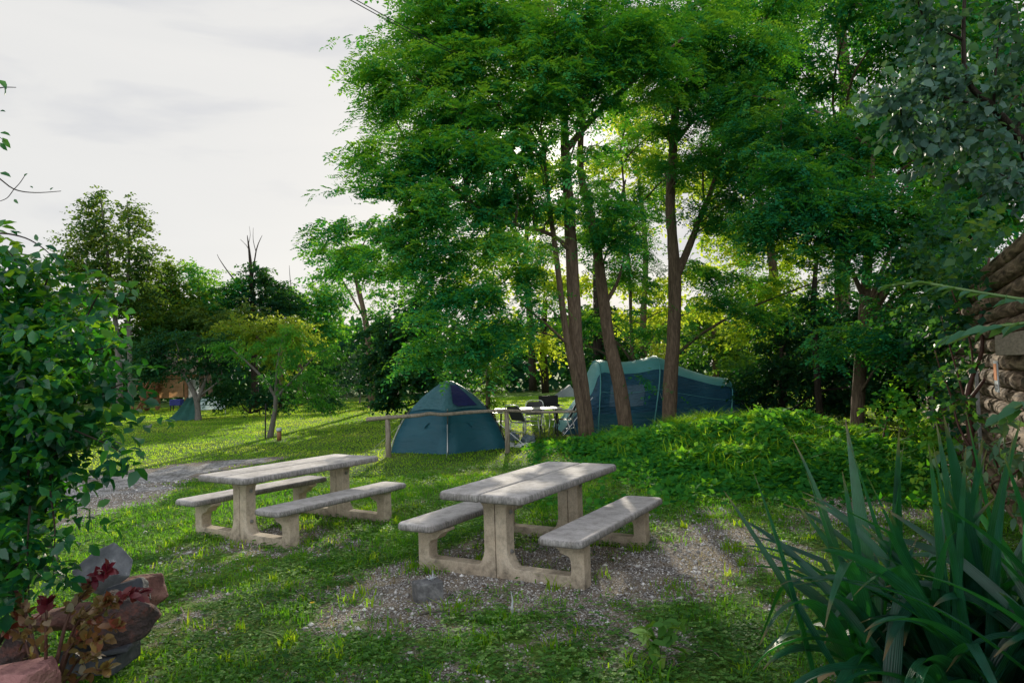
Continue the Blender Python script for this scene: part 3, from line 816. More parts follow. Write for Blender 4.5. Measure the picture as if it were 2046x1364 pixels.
# ------------------------------------------------------------------ stones
def rock(name, c, size, mat, label, seed, rz=0, rough=.16, flat=(), cat='stone', group=None, bev=.02, tilt=(0, 0)):
    rg = RS(seed)
    import bmesh
    bm = bmesh.new()
    from mathutils import noise
    pts = norm(rg.normal(0, 1, (22, 3)))*rg.uniform(.82, 1.08, (22, 1))
    for d, o_ in flat:
        d = np.array(d)/np.linalg.norm(d)
        pts = pts-np.maximum(pts@d-o_, 0)[:, None]*d
    vs_ = [bm.verts.new(p) for p in pts]
    r_ = bmesh.ops.convex_hull(bm, input=vs_)
    bmesh.ops.delete(bm, geom=[g for g in set(r_['geom_interior']+r_['geom_unused']) if isinstance(g, bmesh.types.BMVert)], context='VERTS')
    bmesh.ops.dissolve_limit(bm, angle_limit=.16, verts=bm.verts[:], edges=bm.edges[:])
    bmesh.ops.bevel(bm, geom=bm.edges[:]+bm.verts[:], offset=.07, segments=2, profile=.6, affect='EDGES', clamp_overlap=True)
    bmesh.ops.triangulate(bm, faces=bm.faces[:])
    for _ in range(3):
        long_ = [e for e in bm.edges if e.calc_length() > .09]
        if not long_: break
        bmesh.ops.subdivide_edges(bm, edges=long_, cuts=1, use_grid_fill=True)
        bmesh.ops.triangulate(bm, faces=bm.faces[:])
    bm.normal_update()
    for v in bm.verts:
        n_ = noise.fractal(v.co*2.2+Vector((seed*3.1, 0, 0)), .9, 2.1, 6); n2_ = noise.fractal(v.co*7+Vector((seed, 5, 0)), .8, 2.1, 4)
        v.co = v.co*(1+rough*.22*n_+rough*.09*n2_)
    me = bpy.data.meshes.new(name)
    for v in bm.verts: v.co = Vector((v.co[0]*size[0], v.co[1]*size[1], v.co[2]*size[2]))
    bm.to_mesh(me); bm.free()
    for p_ in me.polygons: p_.use_smooth = True
    me.set_sharp_from_angle(angle=.6)
    o = link(name, me, mat)
    o.location = tuple(c); o.rotation_euler = (tilt[0], tilt[1], rz)
    return tag(o, label, cat, group)

MT['redstone'] = surf('red_sandstone', [(.25, (.06, .03, .026)), (.5, (.16, .075, .062)), (.75, (.28, .15, .12))], 9, 10, .9, 1, 22, bdist=.035)
MT['darkstone'] = surf('dark_red_stone', [(.3, (.025, .022, .024)), (.5, (.07, .05, .05)), (.62, (.14, .06, .05)), (.8, (.24, .12, .10))], 11, 10, .85, 1, 24, bdist=.035)
MT['pinkstone'] = surf('pink_sandstone', [(.25, (.22, .10, .10)), (.55, (.33, .16, .155)), (.8, (.45, .25, .23))], 12, 10, .9, .9, 45, bdist=.02)
MT['greystone'] = surf('grey_stone_with_white_lichen', [(.3, (.09, .10, .12)), (.52, (.19, .20, .23)), (.60, (.26, .27, .30)), (.64, (.62, .63, .66)), (.8, (.7, .7, .72))], 4.2, 5, .8, .5, 30, bdist=.012)
MT['slate'] = surf('dark_slate', [(.3, (.03, .035, .045)), (.7, (.08, .085, .10))], 8, 6, .7, .3, 40)
MT['roundstone'] = surf('river_stone', [(.3, (.16, .13, .125)), (.7, (.30, .26, .25))], 12, 6, .7, .3, 50)
MT['palestone'] = surf('pale_river_stone', [(.3, (.34, .32, .31)), (.7, (.52, .50, .48))], 12, 6, .7, .2, 50)

def px_rock(name, u, v, Y, ru, rv, rd, mat, label, seed, **kw):
    """stone centred on a photograph position at depth Y, half sizes ru,rv in photo pixels and rd metres"""
    k_ = mpp(Y)
    return rock(name, at(u, v, Y), (ru*k_*1.1, rd*1.1, rv*k_*1.08), mat, label, seed, **kw)
px_rock('boulder', 216, 1133, 4.7, 54, 44, .17, MT['greystone'], 'grey rounded boulder with white lichen, topmost of the rock pile', 45, rough=.12, tilt=(.1, -.12), flat=(((-.1, -.75, .65), .62),))
px_rock('stone', 276, 1192, 4.75, 55, 56, .16, MT['redstone'], 'red stone with a mossy flat top, standing upright on the right of the rock pile', 14, flat=(((0, 0, 1), .6),))
px_rock('stone', 255, 1186, 4.45, 44, 30, .14, MT['slate'], 'small grey stone wedged between the red stone and the dark red stone', 15)
px_rock('stone', 228, 1236, 4.25, 74, 52, .20, MT['darkstone'], 'large dark red weathered stone in the middle of the rock pile', 16, rough=.2)
px_rock('stone', 130, 1236, 4.4, 70, 26, .2, MT['redstone'], 'flat reddish stone lying behind the red-leaved shrub', 17, flat=(((0, 0, 1), .6),))
px_rock('stone', 18, 1305, 3.9, 46, 36, .16, MT['darkstone'], 'dark brown stone behind the pink sandstone block in the corner', 18)
px_rock('stone', 35, 1372, 3.55, 82, 62, .19, MT['pinkstone'], 'pink sandstone block in the lower corner below the red shrub', 19, flat=(((0, 0, 1), .62), ((1, 0, .1), .8), ((0, -1, .2), .75)), rough=.1)
k_ = mpp(4.25)
t = empty('slate_slab', at(205, 1288, 4.25), 'thin dark slate slab lying under the dark red stone', 'slate slab', rz=.1)
t.rotation_euler = (0, -.10, .1)
m = MB(); m.box((0, 0, 0), (.42, .34, .03)); m.build('slab', MT['slate'], t, False, .008)
t = empty('slate_slab', at(205, 1318, 4.2), 'dark stone block propping up the slate slab', 'stone'); 
m = MB(); m.box((-.02, .04, 0), (.30, .3, .10)); m.build('slab', MT['slate'], t, False, .015)
for i, (u, v, rr2, mt, lb) in enumerate([
        (791, 1274, 11, 'roundstone', 'round brown-grey stone lying alone in the clover'),
        (968, 1265, 6, 'palestone', 'upper of two small pale stones near the middle of the foreground'),
        (973, 1255, 6, 'roundstone', 'greyish pebble touching the small pale stone in the foreground'),
        (961, 1323, 11, 'palestone', 'flat pale stone half sunk in the grass near the bottom edge'),
        (832, 1291, 6, 'roundstone', 'small grey stone in the clover right of the round brown stone'),
        (688, 1266, 6, 'palestone', 'small white stone in the clover left of the concrete block'),
        (758, 1272, 5, 'palestone', 'tiny pale stone just left of the round brown stone')]):
    p = ground(u, v+rr2*.6); k_ = mpp(p[1])
    rock('stone', (p[0], p[1], p[2]+rr2*k_*.35), (rr2*k_*1.1, rr2*k_, rr2*k_*.75), MT[mt], lb, 30+i, rough=.08)
# sticks on the ground
def stick(u0, v0, u1, v1, r_, label, mat='rail', lift=.01):
    a = ground(u0, v0); b_ = ground(u1, v1)
    a[2] += lift; b_[2] += lift
    mid = (a+b_)/2+np.array([.01, .015, .012])
    m_ = MB(); m_.tube(smooth_pts([a, mid, b_], 3), [r_, r_, r_, r_*.9, r_*.8, r_*.6, r_*.4], 5)
    o_ = m_.build('stick', MT[mat]); tag(o_, label, 'stick')
stick(608, 1262, 650, 1287, .007, 'thin brown twig on the clover in the left foreground')
stick(1405, 1300, 1440, 1318, .004, 'tiny straw twig in the right foreground')
stick(360, 1215, 363, 1248, .006, 'curved pale twig on the grass right of the rock pile', 'rail')
stick(838, 1229, 900, 1226, .009, 'dark twig in the grass below the concrete block', 'bark_grey')
p = ground(1024, 1228)
m = MB(); m.tube([p, p+np.array([-.002, 0, .05]), p+np.array([.004, .005, .10]), p+np.array([-.006, 0, .17])], [.010, .009, .006, .002], 5)
tag(m.build('wood_splinter', MT['white_canvas']), 'pale splintered wood stub sticking up in front of the nearer table', 'splinter')

p = ground(624, 1228)
t = empty('dandelion', p, 'single small yellow flower in the clover left of the concrete block', 'flower')
MT['yellow'] = surf('yellow_petals', [(.3, (.7, .42, .01)), (.7, (.85, .6, .02))], 40, bump=0)
m = MB(); m.tube([(0, 0, 0), (.004, 0, .05), (.002, 0, .085)], .002, 5); m.build('stem', MT['tallgrass'], t)
m = MB()
for k in range(12):
    a = k*.524; m.add([(0, 0, .085), (math.cos(a-.2)*.014, math.sin(a-.2)*.014, .092), (math.cos(a)*.02, math.sin(a)*.02, .09), (math.cos(a+.2)*.014, math.sin(a+.2)*.014, .092)], [(0, 1, 2, 3)])
m.build('petals', MT['yellow'], t)

# ================================================================== TENTS AND CAMP GEAR
# --- pop-up dome tent
pb = ground(893, 908)
tx, ty = pb[0]-.06, pb[1]+1.46
t = empty('dome_tent', (tx, ty, gz(tx, ty)), 'dark teal hexagonal pop-up dome tent behind the wooden rail fence', 'tent', rz=math.radians(3))
PROF = [(1.48, -.04), (1.42, .18), (1.33, .38), (1.17, .66), (.95, .93), (.64, 1.20), (.32, 1.41), (.07, 1.53)]
def prof_r(z):
    for (r0, z0), (r1, z1) in zip(PROF, PROF[1:]):
        if z <= z1: return r0+(r1-r0)*(z-z0)/(z1-z0)
    return PROF[-1][0]
def hexring(rr, z, sag=.06, sub=5, off=0):
    pts = []
    for k in range(6):
        a0 = math.radians(-90+60*k); a1 = a0+math.radians(60)
        for j in range(sub):
            f = j/sub
            x = (math.cos(a0)*(1-f)+math.cos(a1)*f); y = (math.sin(a0)*(1-f)+math.sin(a1)*f)
            s = 1-sag*math.sin(math.pi*f)
            pts.append(((rr+off)*x*s, (rr+off)*y*s, z))
    return pts
m = MB(); m.rings([hexring(prof_r(z), z) for z in np.linspace(-.04, 1.0, 12)], cap0=False, cap1=True)
m.build('tent_body', MT['teal'], t, True)
m = MB()
zs = list(np.linspace(.90, 1.53, 9))
R_ = [hexring(prof_r(z)+.02, z-.02*(i == 0), .05) for i, z in enumerate(zs)]
R_[0] = [(x, y, z+.05*math.sin(math.pi*((i % 5)/5))) for i, (x, y, z) in enumerate(R_[0])]
m.rings(R_, cap0=False, cap1=True)
fly = m.build('flysheet', MT['teal_fly'], t, True)
m = MB()   # open navy mesh panel on the fly, on the face right of the front pole
a0, a1 = math.radians(-90), math.radians(-30)
rows = []
for z in np.linspace(.98, 1.44, 7):
    rr = prof_r(z)+.07
    f0, f1 = .14+.10*(z-.98), .80-.25*(z-.98)
    if z < 1.05: f0 += .12
    rows.append([(rr*(math.cos(a0)*(1-f)+math.cos(a1)*f)*(1-.045*math.sin(math.pi*f)), rr*(math.sin(a0)*(1-f)+math.sin(a1)*f)*(1-.045*math.sin(math.pi*f)), z) for f in np.linspace(f0, f1, 7)])
m.rings(rows, False, False, False)
m.build('mesh_panel', MT['navy_mesh'], fly, True)
for k in range(6):
    a = math.radians(-90+60*k)
    m = MB()
    m.tube([((prof_r(z)+.025)*math.cos(a), (prof_r(z)+.025)*math.sin(a), z) for z in np.linspace(-.03, .93, 9)], .011, 6)
    m.build('pole', MT['steel'] if k in (0, 5) else MT['black'], t, True)
    m = MB()   # folding joint standing off the fabric
    a2 = a
    e = Vector((math.cos(a2), math.sin(a2), 0))
    m.tube([e*(prof_r(.62)+.03)+Vector((0, 0, .62)), e*(prof_r(.74)+.11)+Vector((0, 0, .72)), e*(prof_r(.9)+.03)+Vector((0, 0, .90))], .010, 5)
    m.build('pole_joint', MT['black'], t)
for f in (.42, .62):  # little triangular guy tabs on the two front faces
    for (A0, A1) in ((math.radians(-150), math.radians(-90)), (math.radians(-90), math.radians(-30))):
        pass
for A0, A1, f in ((math.radians(-150), math.radians(-90), .5), (math.radians(-90), math.radians(-30), .5)):
    z = .62; rr = prof_r(z)*.945
    c = Vector((rr*(math.cos(A0)*(1-f)+math.cos(A1)*f), rr*(math.sin(A0)*(1-f)+math.sin(A1)*f), z))
    o_ = Vector((math.cos((A0+A1)/2), math.sin((A0+A1)/2), 0)); s_ = Vector((-o_.y, o_.x, 0))
    m = MB(); m.add([c+s_*.10+o_*.02+Vector((0, 0, .03)), c-s_*.10+o_*.02+Vector((0, 0, .03)), c+o_*.10-Vector((0, 0, .10))], [(0, 1, 2)])
    m.build('guy_tab', MT['teal'], t)

for k in (0, 1, 5):
    a = math.radians(-90+60*k); e = Vector((math.cos(a), math.sin(a), 0))
    m = MB(); m.tube([e*(prof_r(.62)+.03)+Vector((0, 0, .62)), e*2.0+Vector((0, 0, .02))], .004, 4); m.build('guy_line', MT['alu'], t)
    m = MB(); m.tube([e*2.0+Vector((0, 0, -.06)), e*2.03+Vector((0, 0, .06))], .008, 5); m.build('peg', MT['steel'], t)
# --- tunnel tent
tx, ty = 3.9, 20.1
t = empty('tunnel_tent', (tx, ty, gz(tx, ty)), 'large blue tunnel tent with pale teal roof behind the tree trunks', 'tent', rz=math.radians(4))
SEC = [(1.18, 1.25, .03, 0), (1.62, 1.28, .62, -.05), (2.08, 1.3, 1.30, -.12), (2.34, 1.3, 1.90, -.25), (2.8, 1.28, 1.86, -.3), (3.4, 1.28, 1.87, -.35), (4.02, 1.3, 1.98, -.45), (4.5, 1.22, 1.76, -.3),
       (5.1, 1.1, 1.53, -.2), (5.6, 1.02, 1.37, -.2), (6.05, .98, 1.28, -.3), (6.3, .85, .92, -.12), (6.55, .7, .40, -.05), (6.68, .6, .02, 0)]
def tsec(s, th0, th1, n, off=0):
    x, hw, h, ln = s
    out = []
    for a in np.linspace(th0, th1, n):
        a = math.radians(a); c_, s_ = math.cos(a), math.sin(a)
        zz = (h+off)*max(s_, 0)**.72
        out.append((x-tx+ln*(1-max(s_, 0)**.9), -(hw+off)*math.copysign(abs(c_)**.85, c_), zz))
    return out
def interp_secs(S, k):
    out = []
    arr = smooth_pts([np.array(q) for q in S], k)
    for q in arr: out.append(tuple(q))
    return out
SS = interp_secs(SEC, 3)
def patch(name, mat, th0, th1, n, off=0, sel=None, par=None):
    m = MB(); secs = SS if sel is None else SS[sel[0]:sel[1]]
    m.rings([tsec(s, th0, th1, n, off) for s in secs], False, False, False)
    return m.build(name, mat, par or t, True)
patch('side_panel', MT['navy'], 0, 50, 9)
patch('roof_panel', MT['paleteal'], 49.5, 130.5, 12, .012)
patch('side_panel', MT['navy'], 130, 180, 9)
patch('mud_flap', MT['teal'], 0, 9, 3, .016)
for th_ in (26,):
    m = MB(); m.tube([tsec(q, th_, th_+1, 2, .012)[0] for q in SS[9:34]], .007, 4); m.build('seam', MT['paleteal'], t, True)
patch('window', MT['clearpane'], 14, 34, 4, .015, (11, 17))
for i in (9, 18, 30):
    m = MB(); m.tube(tsec(SS[i], 0, 180, 30, .02), .018, 6); m.build('pole_sleeve', MT['paleteal'], t, True)
for (a_, b_) in ((( -2.75, -1.45, 0), (-1.9, -1.2, .95)), ((2.75, -1.2, 0), (2.2, -.9, .7)), ((.0, -1.95, 0), (-.1, -1.26, 1.0))):
    m = MB(); m.tube([a_, b_], .006, 4); m.build('guy_line', MT['alu'], t)

# --- little far tent
p = at(1130, 783, 44); p[2] = gz(p[0], p[1])
t = empty('ridge_tent', p, 'small grey tent far back at the end of the sunlit lawn', 'tent')
m = MB(); w_, h_, l_ = .75, .72, .9
m.add([(-w_, -l_, 0), (w_, -l_, 0), (w_, l_, 0), (-w_, l_, 0), (.25, -l_*.6, h_), (.25, l_*.6, h_)], [(0, 1, 4), (1, 2, 5, 4), (2, 3, 5), (3, 0, 4, 5)])
m.build('canopy', MT['grey_tent'], t)
m = MB(); m.tube([(.25, -l_*.6-.02, 0), (.25, -l_*.6-.02, h_)], .02, 5); m.build('pole', MT['alu'], t)

# --- rail fence
rp = [at(u, v, Y) for u, v, Y in [(733, 838, 14.9), (775, 834, 14.85), (830, 830, 14.8), (860, 826, 14.8), (883, 828, 14.8), (930, 824, 14.8), (1013, 820, 14.8), (1080, 823, 14.9), (1152, 822, 15.0)]]
base = ground(900, 912)
t = empty('rail_fence', base, 'weathered wooden rail on two posts running in front of the dome tent', 'fence')
B0 = np.array(base)
m = MB(); sp = smooth_pts([q-B0 for q in rp], 4)
rg = random.Random(5)
m.tube(sp, list(np.interp(np.linspace(0, 1, len(sp)), [0, .15, .3, .7, 1], [.046, .042, .038, .034, .024])), 9, .10, rg)
m.build('rail', MT['rail'], t, True)
for (u, v, vt, r_) in ((776, 913, 829, .055), (1014, 905, 818, .05)):
    q = ground(u, v); tp = at(u-2, vt, q[1])
    m = MB(); m.tube([q-B0-np.array([0, 0, .1]), (q+tp)/2-B0+np.array([.008, 0, 0]), tp-B0], [r_*1.08, r_, r_*.92], 10, .05, rg)
    m.build('post', MT['rail'], t, True)

# --- camping table and chairs
t = empty('camping_table', (.36, 18.6, gz(.36, 18.6)), 'long pale-topped camping table between the two tents', 'table', rz=.03)
m = MB(); m.box((0, 0, .71), (1.75, .8, .035)); m.build('tabletop', MT['tableplastic'], t, False, .012)
for sx in (-1, 1):
    for sy in (-1, 1):
        m = MB(); m.tube([(sx*.74, sy*.3, 0), (sx*.70, sy*.3, .70)], .02, 6); m.build('leg', MT['black'], t)
def make_chair():
    t = empty('camping_chair', (0, 0, 0), 'x', 'chair', 'aluminium chairs with dark wicker around the camping table')
    # faces +y : back at -y
    m = MB()
    rows = []
    for i, yy in enumerate(np.linspace(-.22, .24, 6)):
        rows.append([(x, yy, .45-.02*math.cos(i)*.3-.03*math.cos(x*4)+.02*(yy > .2)) for x in np.linspace(-.23, .23, 5)])
    m.rings(rows, False, False, False)
    m.build('seat', MT['wicker'], t, True)
    m = MB(); rows = []
    for zz in np.linspace(.48, .84, 6):
        yb = -.22-.22*(zz-.45)/.4
        hw = .23-.05*max(0, (zz-.72)/.12)**2
        rows.append([(x, yb-.05*math.cos(x*5)+.05, zz) for x in np.linspace(-hw, hw, 7)])
    m.rings(rows, False, False, False)
    m.build('backrest', MT['wicker'], t, True)
    m = MB()
    m.tube(smooth_pts([(-.25, -.22, .45), (-.25, -.36, .70), (-.20, -.44, .85), (0, -.47, .88), (.20, -.44, .85), (.25, -.36, .70), (.25, -.22, .45)], 3), .014, 6)
    m.build('back_frame', MT['alu'], t, True)
    for sx in (-1, 1):
        m = MB(); m.tube(smooth_pts([(sx*.25, -.36, .68), (sx*.30, -.12, .66), (sx*.30, .2, .65), (sx*.27, .25, .60), (sx*.25, .24, .45)], 3), .014, 6)
        m.build('armrest', MT['alu'], t, True)
        m = MB(); m.tube([(sx*.25, .24, .46), (sx*.26, .30, 0)], .014, 6); m.build('leg', MT['alu'], t, True)
        m = MB(); m.tube([(sx*.25, -.2, .47), (sx*.26, -.33, 0)], .014, 6); m.build('leg', MT['alu'], t, True)
    for yy, zz in ((-.22, .44), (.24, .44), (-.26, .2)):
        m = MB(); m.tube([(-.25, yy, zz), (.25, yy, zz)], .012, 6); m.build('crossbar', MT['alu'], t, True)
    return t
ch = make_chair()
for i, (x, y, rz, lb) in enumerate([
        (.24, 17.75, -.75, 'aluminium wicker chair nearest the fence, seen from behind in front of the camping table'),
        (1.22, 18.35, 1.25, 'aluminium wicker chair at the end of the camping table beside the tree trunk'),
        (.52, 19.45, 3.0, 'aluminium wicker chair on the far side of the camping table'),
        (-.52, 18.3, -1.3, 'aluminium wicker chair half hidden behind the dome tent')]):
    o = ch if i == 0 else copy_tree(ch)
    o.location = (x, y, gz(x, y)); o.rotation_euler = (0, 0, rz); o['label'] = lb
# --- barbecue
t = empty('barbecue', (1.0, 20.2, gz(1.0, 20.2)), 'black charcoal barbecue on legs behind the camping table', 'barbecue', rz=.05)
m = MB()
m.rings([[(-.24, -.16, .60), (.24, -.16, .60), (.24, .16, .60), (-.24, .16, .60)], [(-.27, -.19, .66), (.27, -.19, .66), (.27, .19, .66), (-.27, .19, .66)], [(-.28, -.2, .74), (.28, -.2, .74), (.28, .2, .74), (-.28, .2, .74)]])
m.build('fire_box', MT['black'], t, False, .01)
m = MB(); m.box((0, .19, .86), (.56, .02, .24)); m.build('wind_shield', MT['black'], t, False, .006)
for sx in (-1, 1):
    for sy in (-1, 1):
        m = MB(); m.tube([(sx*.2, sy*.12, .61), (sx*.27, sy*.18, .0 if sx < 0 else .05)], .014, 6); m.build('leg', MT['black'], t)
    m = MB(); m.tube([(.27, sx*.23, .075), (.27, sx*.19, .075)], .075, 14); m.build('wheel', MT['black'], t)
m = MB(); m.tube([(.28, -.1, .7), (.38, -.1, .7), (.38, .1, .7), (.28, .1, .7)], .012, 6); m.build('handle', MT['steel'], t)

# --- cloth bundles on the grass
def bundle(name, u, v, rx, ry, rz_, mat, label, seed):
    p = ground(u, v); rg = RS(seed)
    import bmesh
    bm = bmesh.new(); bmesh.ops.create_icosphere(bm, subdivisions=4, radius=1)
    from mathutils import noise
    for q in bm.verts:
        n_ = noise.fractal(q.co*1.7+Vector((seed, 0, 0)), 1, 2, 4); f_ = abs(noise.noise(q.co*Vector((5, 2, 3))+Vector((seed*2, 0, 0))))
        q.co *= 1+.35*n_-.25*f_
        q.co = Vector((q.co[0]*rx, q.co[1]*ry, max(q.co[2], -.3)*rz_))
    me = bpy.data.meshes.new(name); bm.to_mesh(me); bm.free()
    for q in me.polygons: q.use_smooth = True
    o = link(name, me, mat); o.location = (p[0], p[1], p[2]+rz_*.3)
    return tag(o, label, 'cloth')
bundle('towel', 1012, 893, .20, .18, .10, MT['towel'], 'crumpled pale grey cloth on the grass by the right fence post', 2)
bundle('blanket', 1026, 880, .13, .12, .15, MT['bag'], 'rolled slate blue cloth standing behind the right fence post', 4)
bundle('blanket', 1056, 884, .20, .15, .14, MT['bag'], 'blue and grey folded blanket on the grass right of the fence post', 6)
bundle('towel', 1046, 892, .22, .14, .06, MT['towel'], 'white cloth spread in front of the blue and grey blanket', 8)

# --- stake, path lamp, thin post
p = ground(558, 880)
t = empty('path_lamp', p, 'short brown bollard lamp with white cap beside the peach tree', 'lamp')
m = MB(); m.tube([(0, 0, 0), (0, 0, .26)], .06, 12); m.build('post', MT['cabin_wood'], t, True)
m = MB(); m.tube([(0, 0, .26), (0, 0, .34), (0, 0, .35)], [.075, .075, .05], 14); m.build('lamp_cap', MT['white_canvas'], t, True)
p = ground(530, 876); q = at(531, 806, p[1])
m = MB(); m.tube([p-p, q-p], .022, 6); o = m.build('plant_stake', MT['black']); o.location = tuple(p); tag(o, 'thin dark stake standing left of the peach tree trunk', 'stake')
p = ground(793, 806); q = at(796, 766, p[1])
m = MB(); m.tube([p-p, (q-p)*.5+np.array([.03, 0, 0]), q-p], [.05, .045, .03], 6); o = m.build('wooden_post', MT['rail']); o.location = tuple(p); tag(o, 'slim grey wooden post in the dark gap left of the dome tent', 'post')

# ================================================================== CABIN ON STILTS (left distance)
Yc = 43.0
def cw(u, v, Y=Yc): return np.array(at(u, v, Y))
gc = ground(330, 818); gzc = gz(cw(330, 800)[0], Yc)
b0 = cw(340, 800); b0[2] = gzc
t = empty('stilt_cabin', b0, 'raised timber cabin with outside stairs and tan canvas below the apple tree', 'cabin')
def L_(u, v, dy=0): return Vector(cw(u, v, Yc+dy)-b0)
def post(u, vt, r_=.10, dy=0):
    a = L_(u, vt, dy); m = MB(); m.box((a[0], a[1], a[2]/2), (r_*1.6, r_*1.6, a[2])); m.build('post', MT['cabin_wood'], t)
for (u, dy) in ((314, 0), (372, 0), (316, 2.6), (374, 2.6)): post(u, 752, .11, dy)
m = MB(); a = L_(308, 755); b = L_(378, 752); m.box(((a[0]+b[0])/2, a[1]+1.3, a[2]+.05), (b[0]-a[0], 2.9, .22)); m.build('deck', MT['cabin_wood'], t)
m = MB(); m.box(((a[0]+b[0])/2, a[1]+1.3, a[2]+1.55), (b[0]-a[0]+.5, 3.3, 2.6)); m.build('wall', MT['plank'], t)
m = MB(); m.prism([(a[0]-.5, a[2]+2.8), (b[0]+.5, a[2]+2.8), ((a[0]+b[0])/2, a[2]+3.7)], a[1]-.6, a[1]+3.2); m.build('roof', MT['bark_dark'], t)
m = MB()  # canvas hung under the deck
rows = []
for vv in np.linspace(758, 794, 6):
    rows.append([tuple(L_(u, vv+(1.2*math.sin((u-316)*.12)), .06)+Vector((0, .05*math.sin(u*.35+vv*.1), 0))) for u in np.linspace(317, 367, 12)])
m.rings(rows, False, False, False); m.build('canvas', MT['tan'], t, True)
m = MB(); rows = []
for vv in (758, 770, 782, 795): rows.append([tuple(L_(u, vv, .5)+Vector((0, .08*math.sin(u*.3), 0))) for u in np.linspace(376, 400, 7)])
m.rings(rows, False, False, False); m.build('canvas', MT['white_canvas'], t, True)['label'] = 'white canvas sheet'
# stairs
s0 = L_(274, 812, -1.4); s0[2] = .05; s1 = L_(312, 757, -.1)
for k in range(8):
    f = (k+.5)/8; c = s0.lerp(s1, f)
    m = MB(); m.box((c[0]+.25, c[1], c[2]), (.34, 1.0, .05)); m.build('stair_tread', MT['cabin_wood'], t)
for dy in (-.5, .5):
    m = MB(); m.bar(s0+Vector((.25, dy, -.05)), s1+Vector((.25, dy, -.05)), .06, .26); m.build('stringer', MT['cabin_wood'], t)
    m = MB(); m.bar(s0+Vector((-.1, dy, .75)), s1+Vector((-.1, dy, .95)), .07, .10); m.build('handrail', MT['cabin_wood'], t)
    m = MB(); m.box((s0[0], s0[1]+dy, s0[2]+.4), (.10, .10, .8)); m.build('baluster', MT['cabin_wood'], t)
    c = s0.lerp(s1, .55); m = MB(); m.box((c[0], c[1]+dy, c[2]+.35), (.10, .10, 1.0)); m.build('baluster', MT['cabin_wood'], t)
# blue box
p = at(353, 812, 41.5); p[2] = gz(p[0], p[1])
t = empty('storage_box', p, 'bright blue plastic crate on legs under the tan canvas', 'box')
m = MB(); m.box((0, 0, .48), (.66, .45, .36)); m.build('crate', MT['blue'], t, False, .04)
for sx in (-1, 1):
    for sy in (-1, 1):
        m = MB(); m.box((sx*.27, sy*.17, .16), (.05, .05, .32)); m.build('leg', MT['black'], t)
# green tarp shelter
p0 = ground(362, 842)
t = empty('tarp_shelter', p0, 'dark green tarpaulin shelter sloping to the ground behind the apple tree trunk', 'tarpaulin')
Y0 = p0[1]
def tw(u, v, Y): return np.array(at(u, v, Y))-np.array(p0)
A_ = [tw(322, 842, Y0), tw(394, 838, Y0+.6)]; Bp = [tw(374, 794, Y0+1.6), tw(402, 792, Y0+1.9)]
A_[0][2] = .02; A_[1][2] = .02
rows = []
for f in np.linspace(0, 1, 9):
    a = A_[0]*(1-f)+Bp[0]*f; b = A_[1]*(1-f)+Bp[1]*f
    rows.append([tuple((a*(1-g)+b*g)+np.array([0, -.02*math.sin(g*20), -.22*math.sin(math.pi*f)*(1-.2*g)+.03*math.sin(g*16+f*2)])) for g in np.linspace(0, 1, 14)])
m = MB(); m.rings(rows, False, False, False); m.build('sheet', MT['greentarp'], t, True)
m = MB(); m.tube([tuple(Bp[0]), (Bp[0][0], Bp[0][1], 0)], .03, 6); m.build('pole', MT['cabin_wood'], t)
# pale striped canopy of a camper behind
p = at(428, 812, 36); p[2] = gz(p[0], p[1])
t = empty('awning', p, 'pale striped awning half hidden right of the apple tree trunk', 'awning')
rows = []
for f in np.linspace(0, 1, 9):
    a = f*math.pi/2
    rows.append([(x, -1.0*math.cos(a)+.1*math.sin(x*3), .25+.6*math.sin(a)*(1-.1*x*x)) for x in np.linspace(-.85, .95, 10)])
m = MB(); m.rings(rows, False, False, False); m.build('canopy', MT['stripe'], t, True)
for k in (2, 4, 6):
    m = MB(); m.tube([(x_, y_-.012, z_+.008) for x_, y_, z_ in rows[k]], .018, 5); m.build('stripe', MT['greentarp'], t)
for sx in (-.85, .95):
    m = MB(); m.tube([(sx, -.95, 0), (sx, -.95, .3)], .02, 5); m.build('leg', MT['alu'], t)

# ================================================================== LOG WALL (right)
WD = np.array([.457, .889, 0]); WN = np.array([-.889, .457, 0]); W0 = np.array([5.65, 8.4, 0])
wa = math.atan2(WD[1], WD[0])
def logmat():
    m, nt, N, L, out = nodes('round_log_wood')
    tc = N.new('ShaderNodeTexCoord'); mp = N.new('ShaderNodeMapping'); mp.inputs['Scale'].default_value = (.35, 2.2, 2.2); L.new(tc.outputs['Object'], mp.inputs['Vector'])
    oi = N.new('ShaderNodeObjectInfo')
    ad = N.new('ShaderNodeVectorMath'); ad.operation = 'ADD'; L.new(mp.outputs[0], ad.inputs[0])
    cb = N.new('ShaderNodeCombineXYZ'); ml = N.new('ShaderNodeMath'); ml.operation = 'MULTIPLY'; ml.inputs[1].default_value = 40; L.new(oi.outputs['Random'], ml.inputs[0])
    L.new(ml.outputs[0], cb.inputs[0]); L.new(cb.outputs[0], ad.inputs[1])
    nz = N.new('ShaderNodeTexNoise'); nz.inputs['Scale'].default_value = 9; nz.inputs['Detail'].default_value = 8; nz.inputs['Distortion'].default_value = .8; L.new(ad.outputs[0], nz.inputs['Vector'])
    r_ = ramp(N, [(.30, (.035, .024, .017)), (.5, (.15, .105, .07)), (.70, (.34, .25, .175))]); L.new(nz.outputs['Fac'], r_.inputs['Fac'])
    b = N.new('ShaderNodeBsdfPrincipled'); b.inputs['Roughness'].default_value = .85; b.inputs['Specular IOR Level'].default_value = .2; L.new(r_.outputs[0], b.inputs['Base Color'])
    bp = N.new('ShaderNodeBump'); bp.inputs['Strength'].default_value = .9; bp.inputs['Distance'].default_value = .03; L.new(nz.outputs['Fac'], bp.inputs['Height']); L.new(bp.outputs[0], b.inputs['Normal'])
    L.new(b.outputs[0], out.inputs['Surface'])
    return m
MT['log'] = logmat()
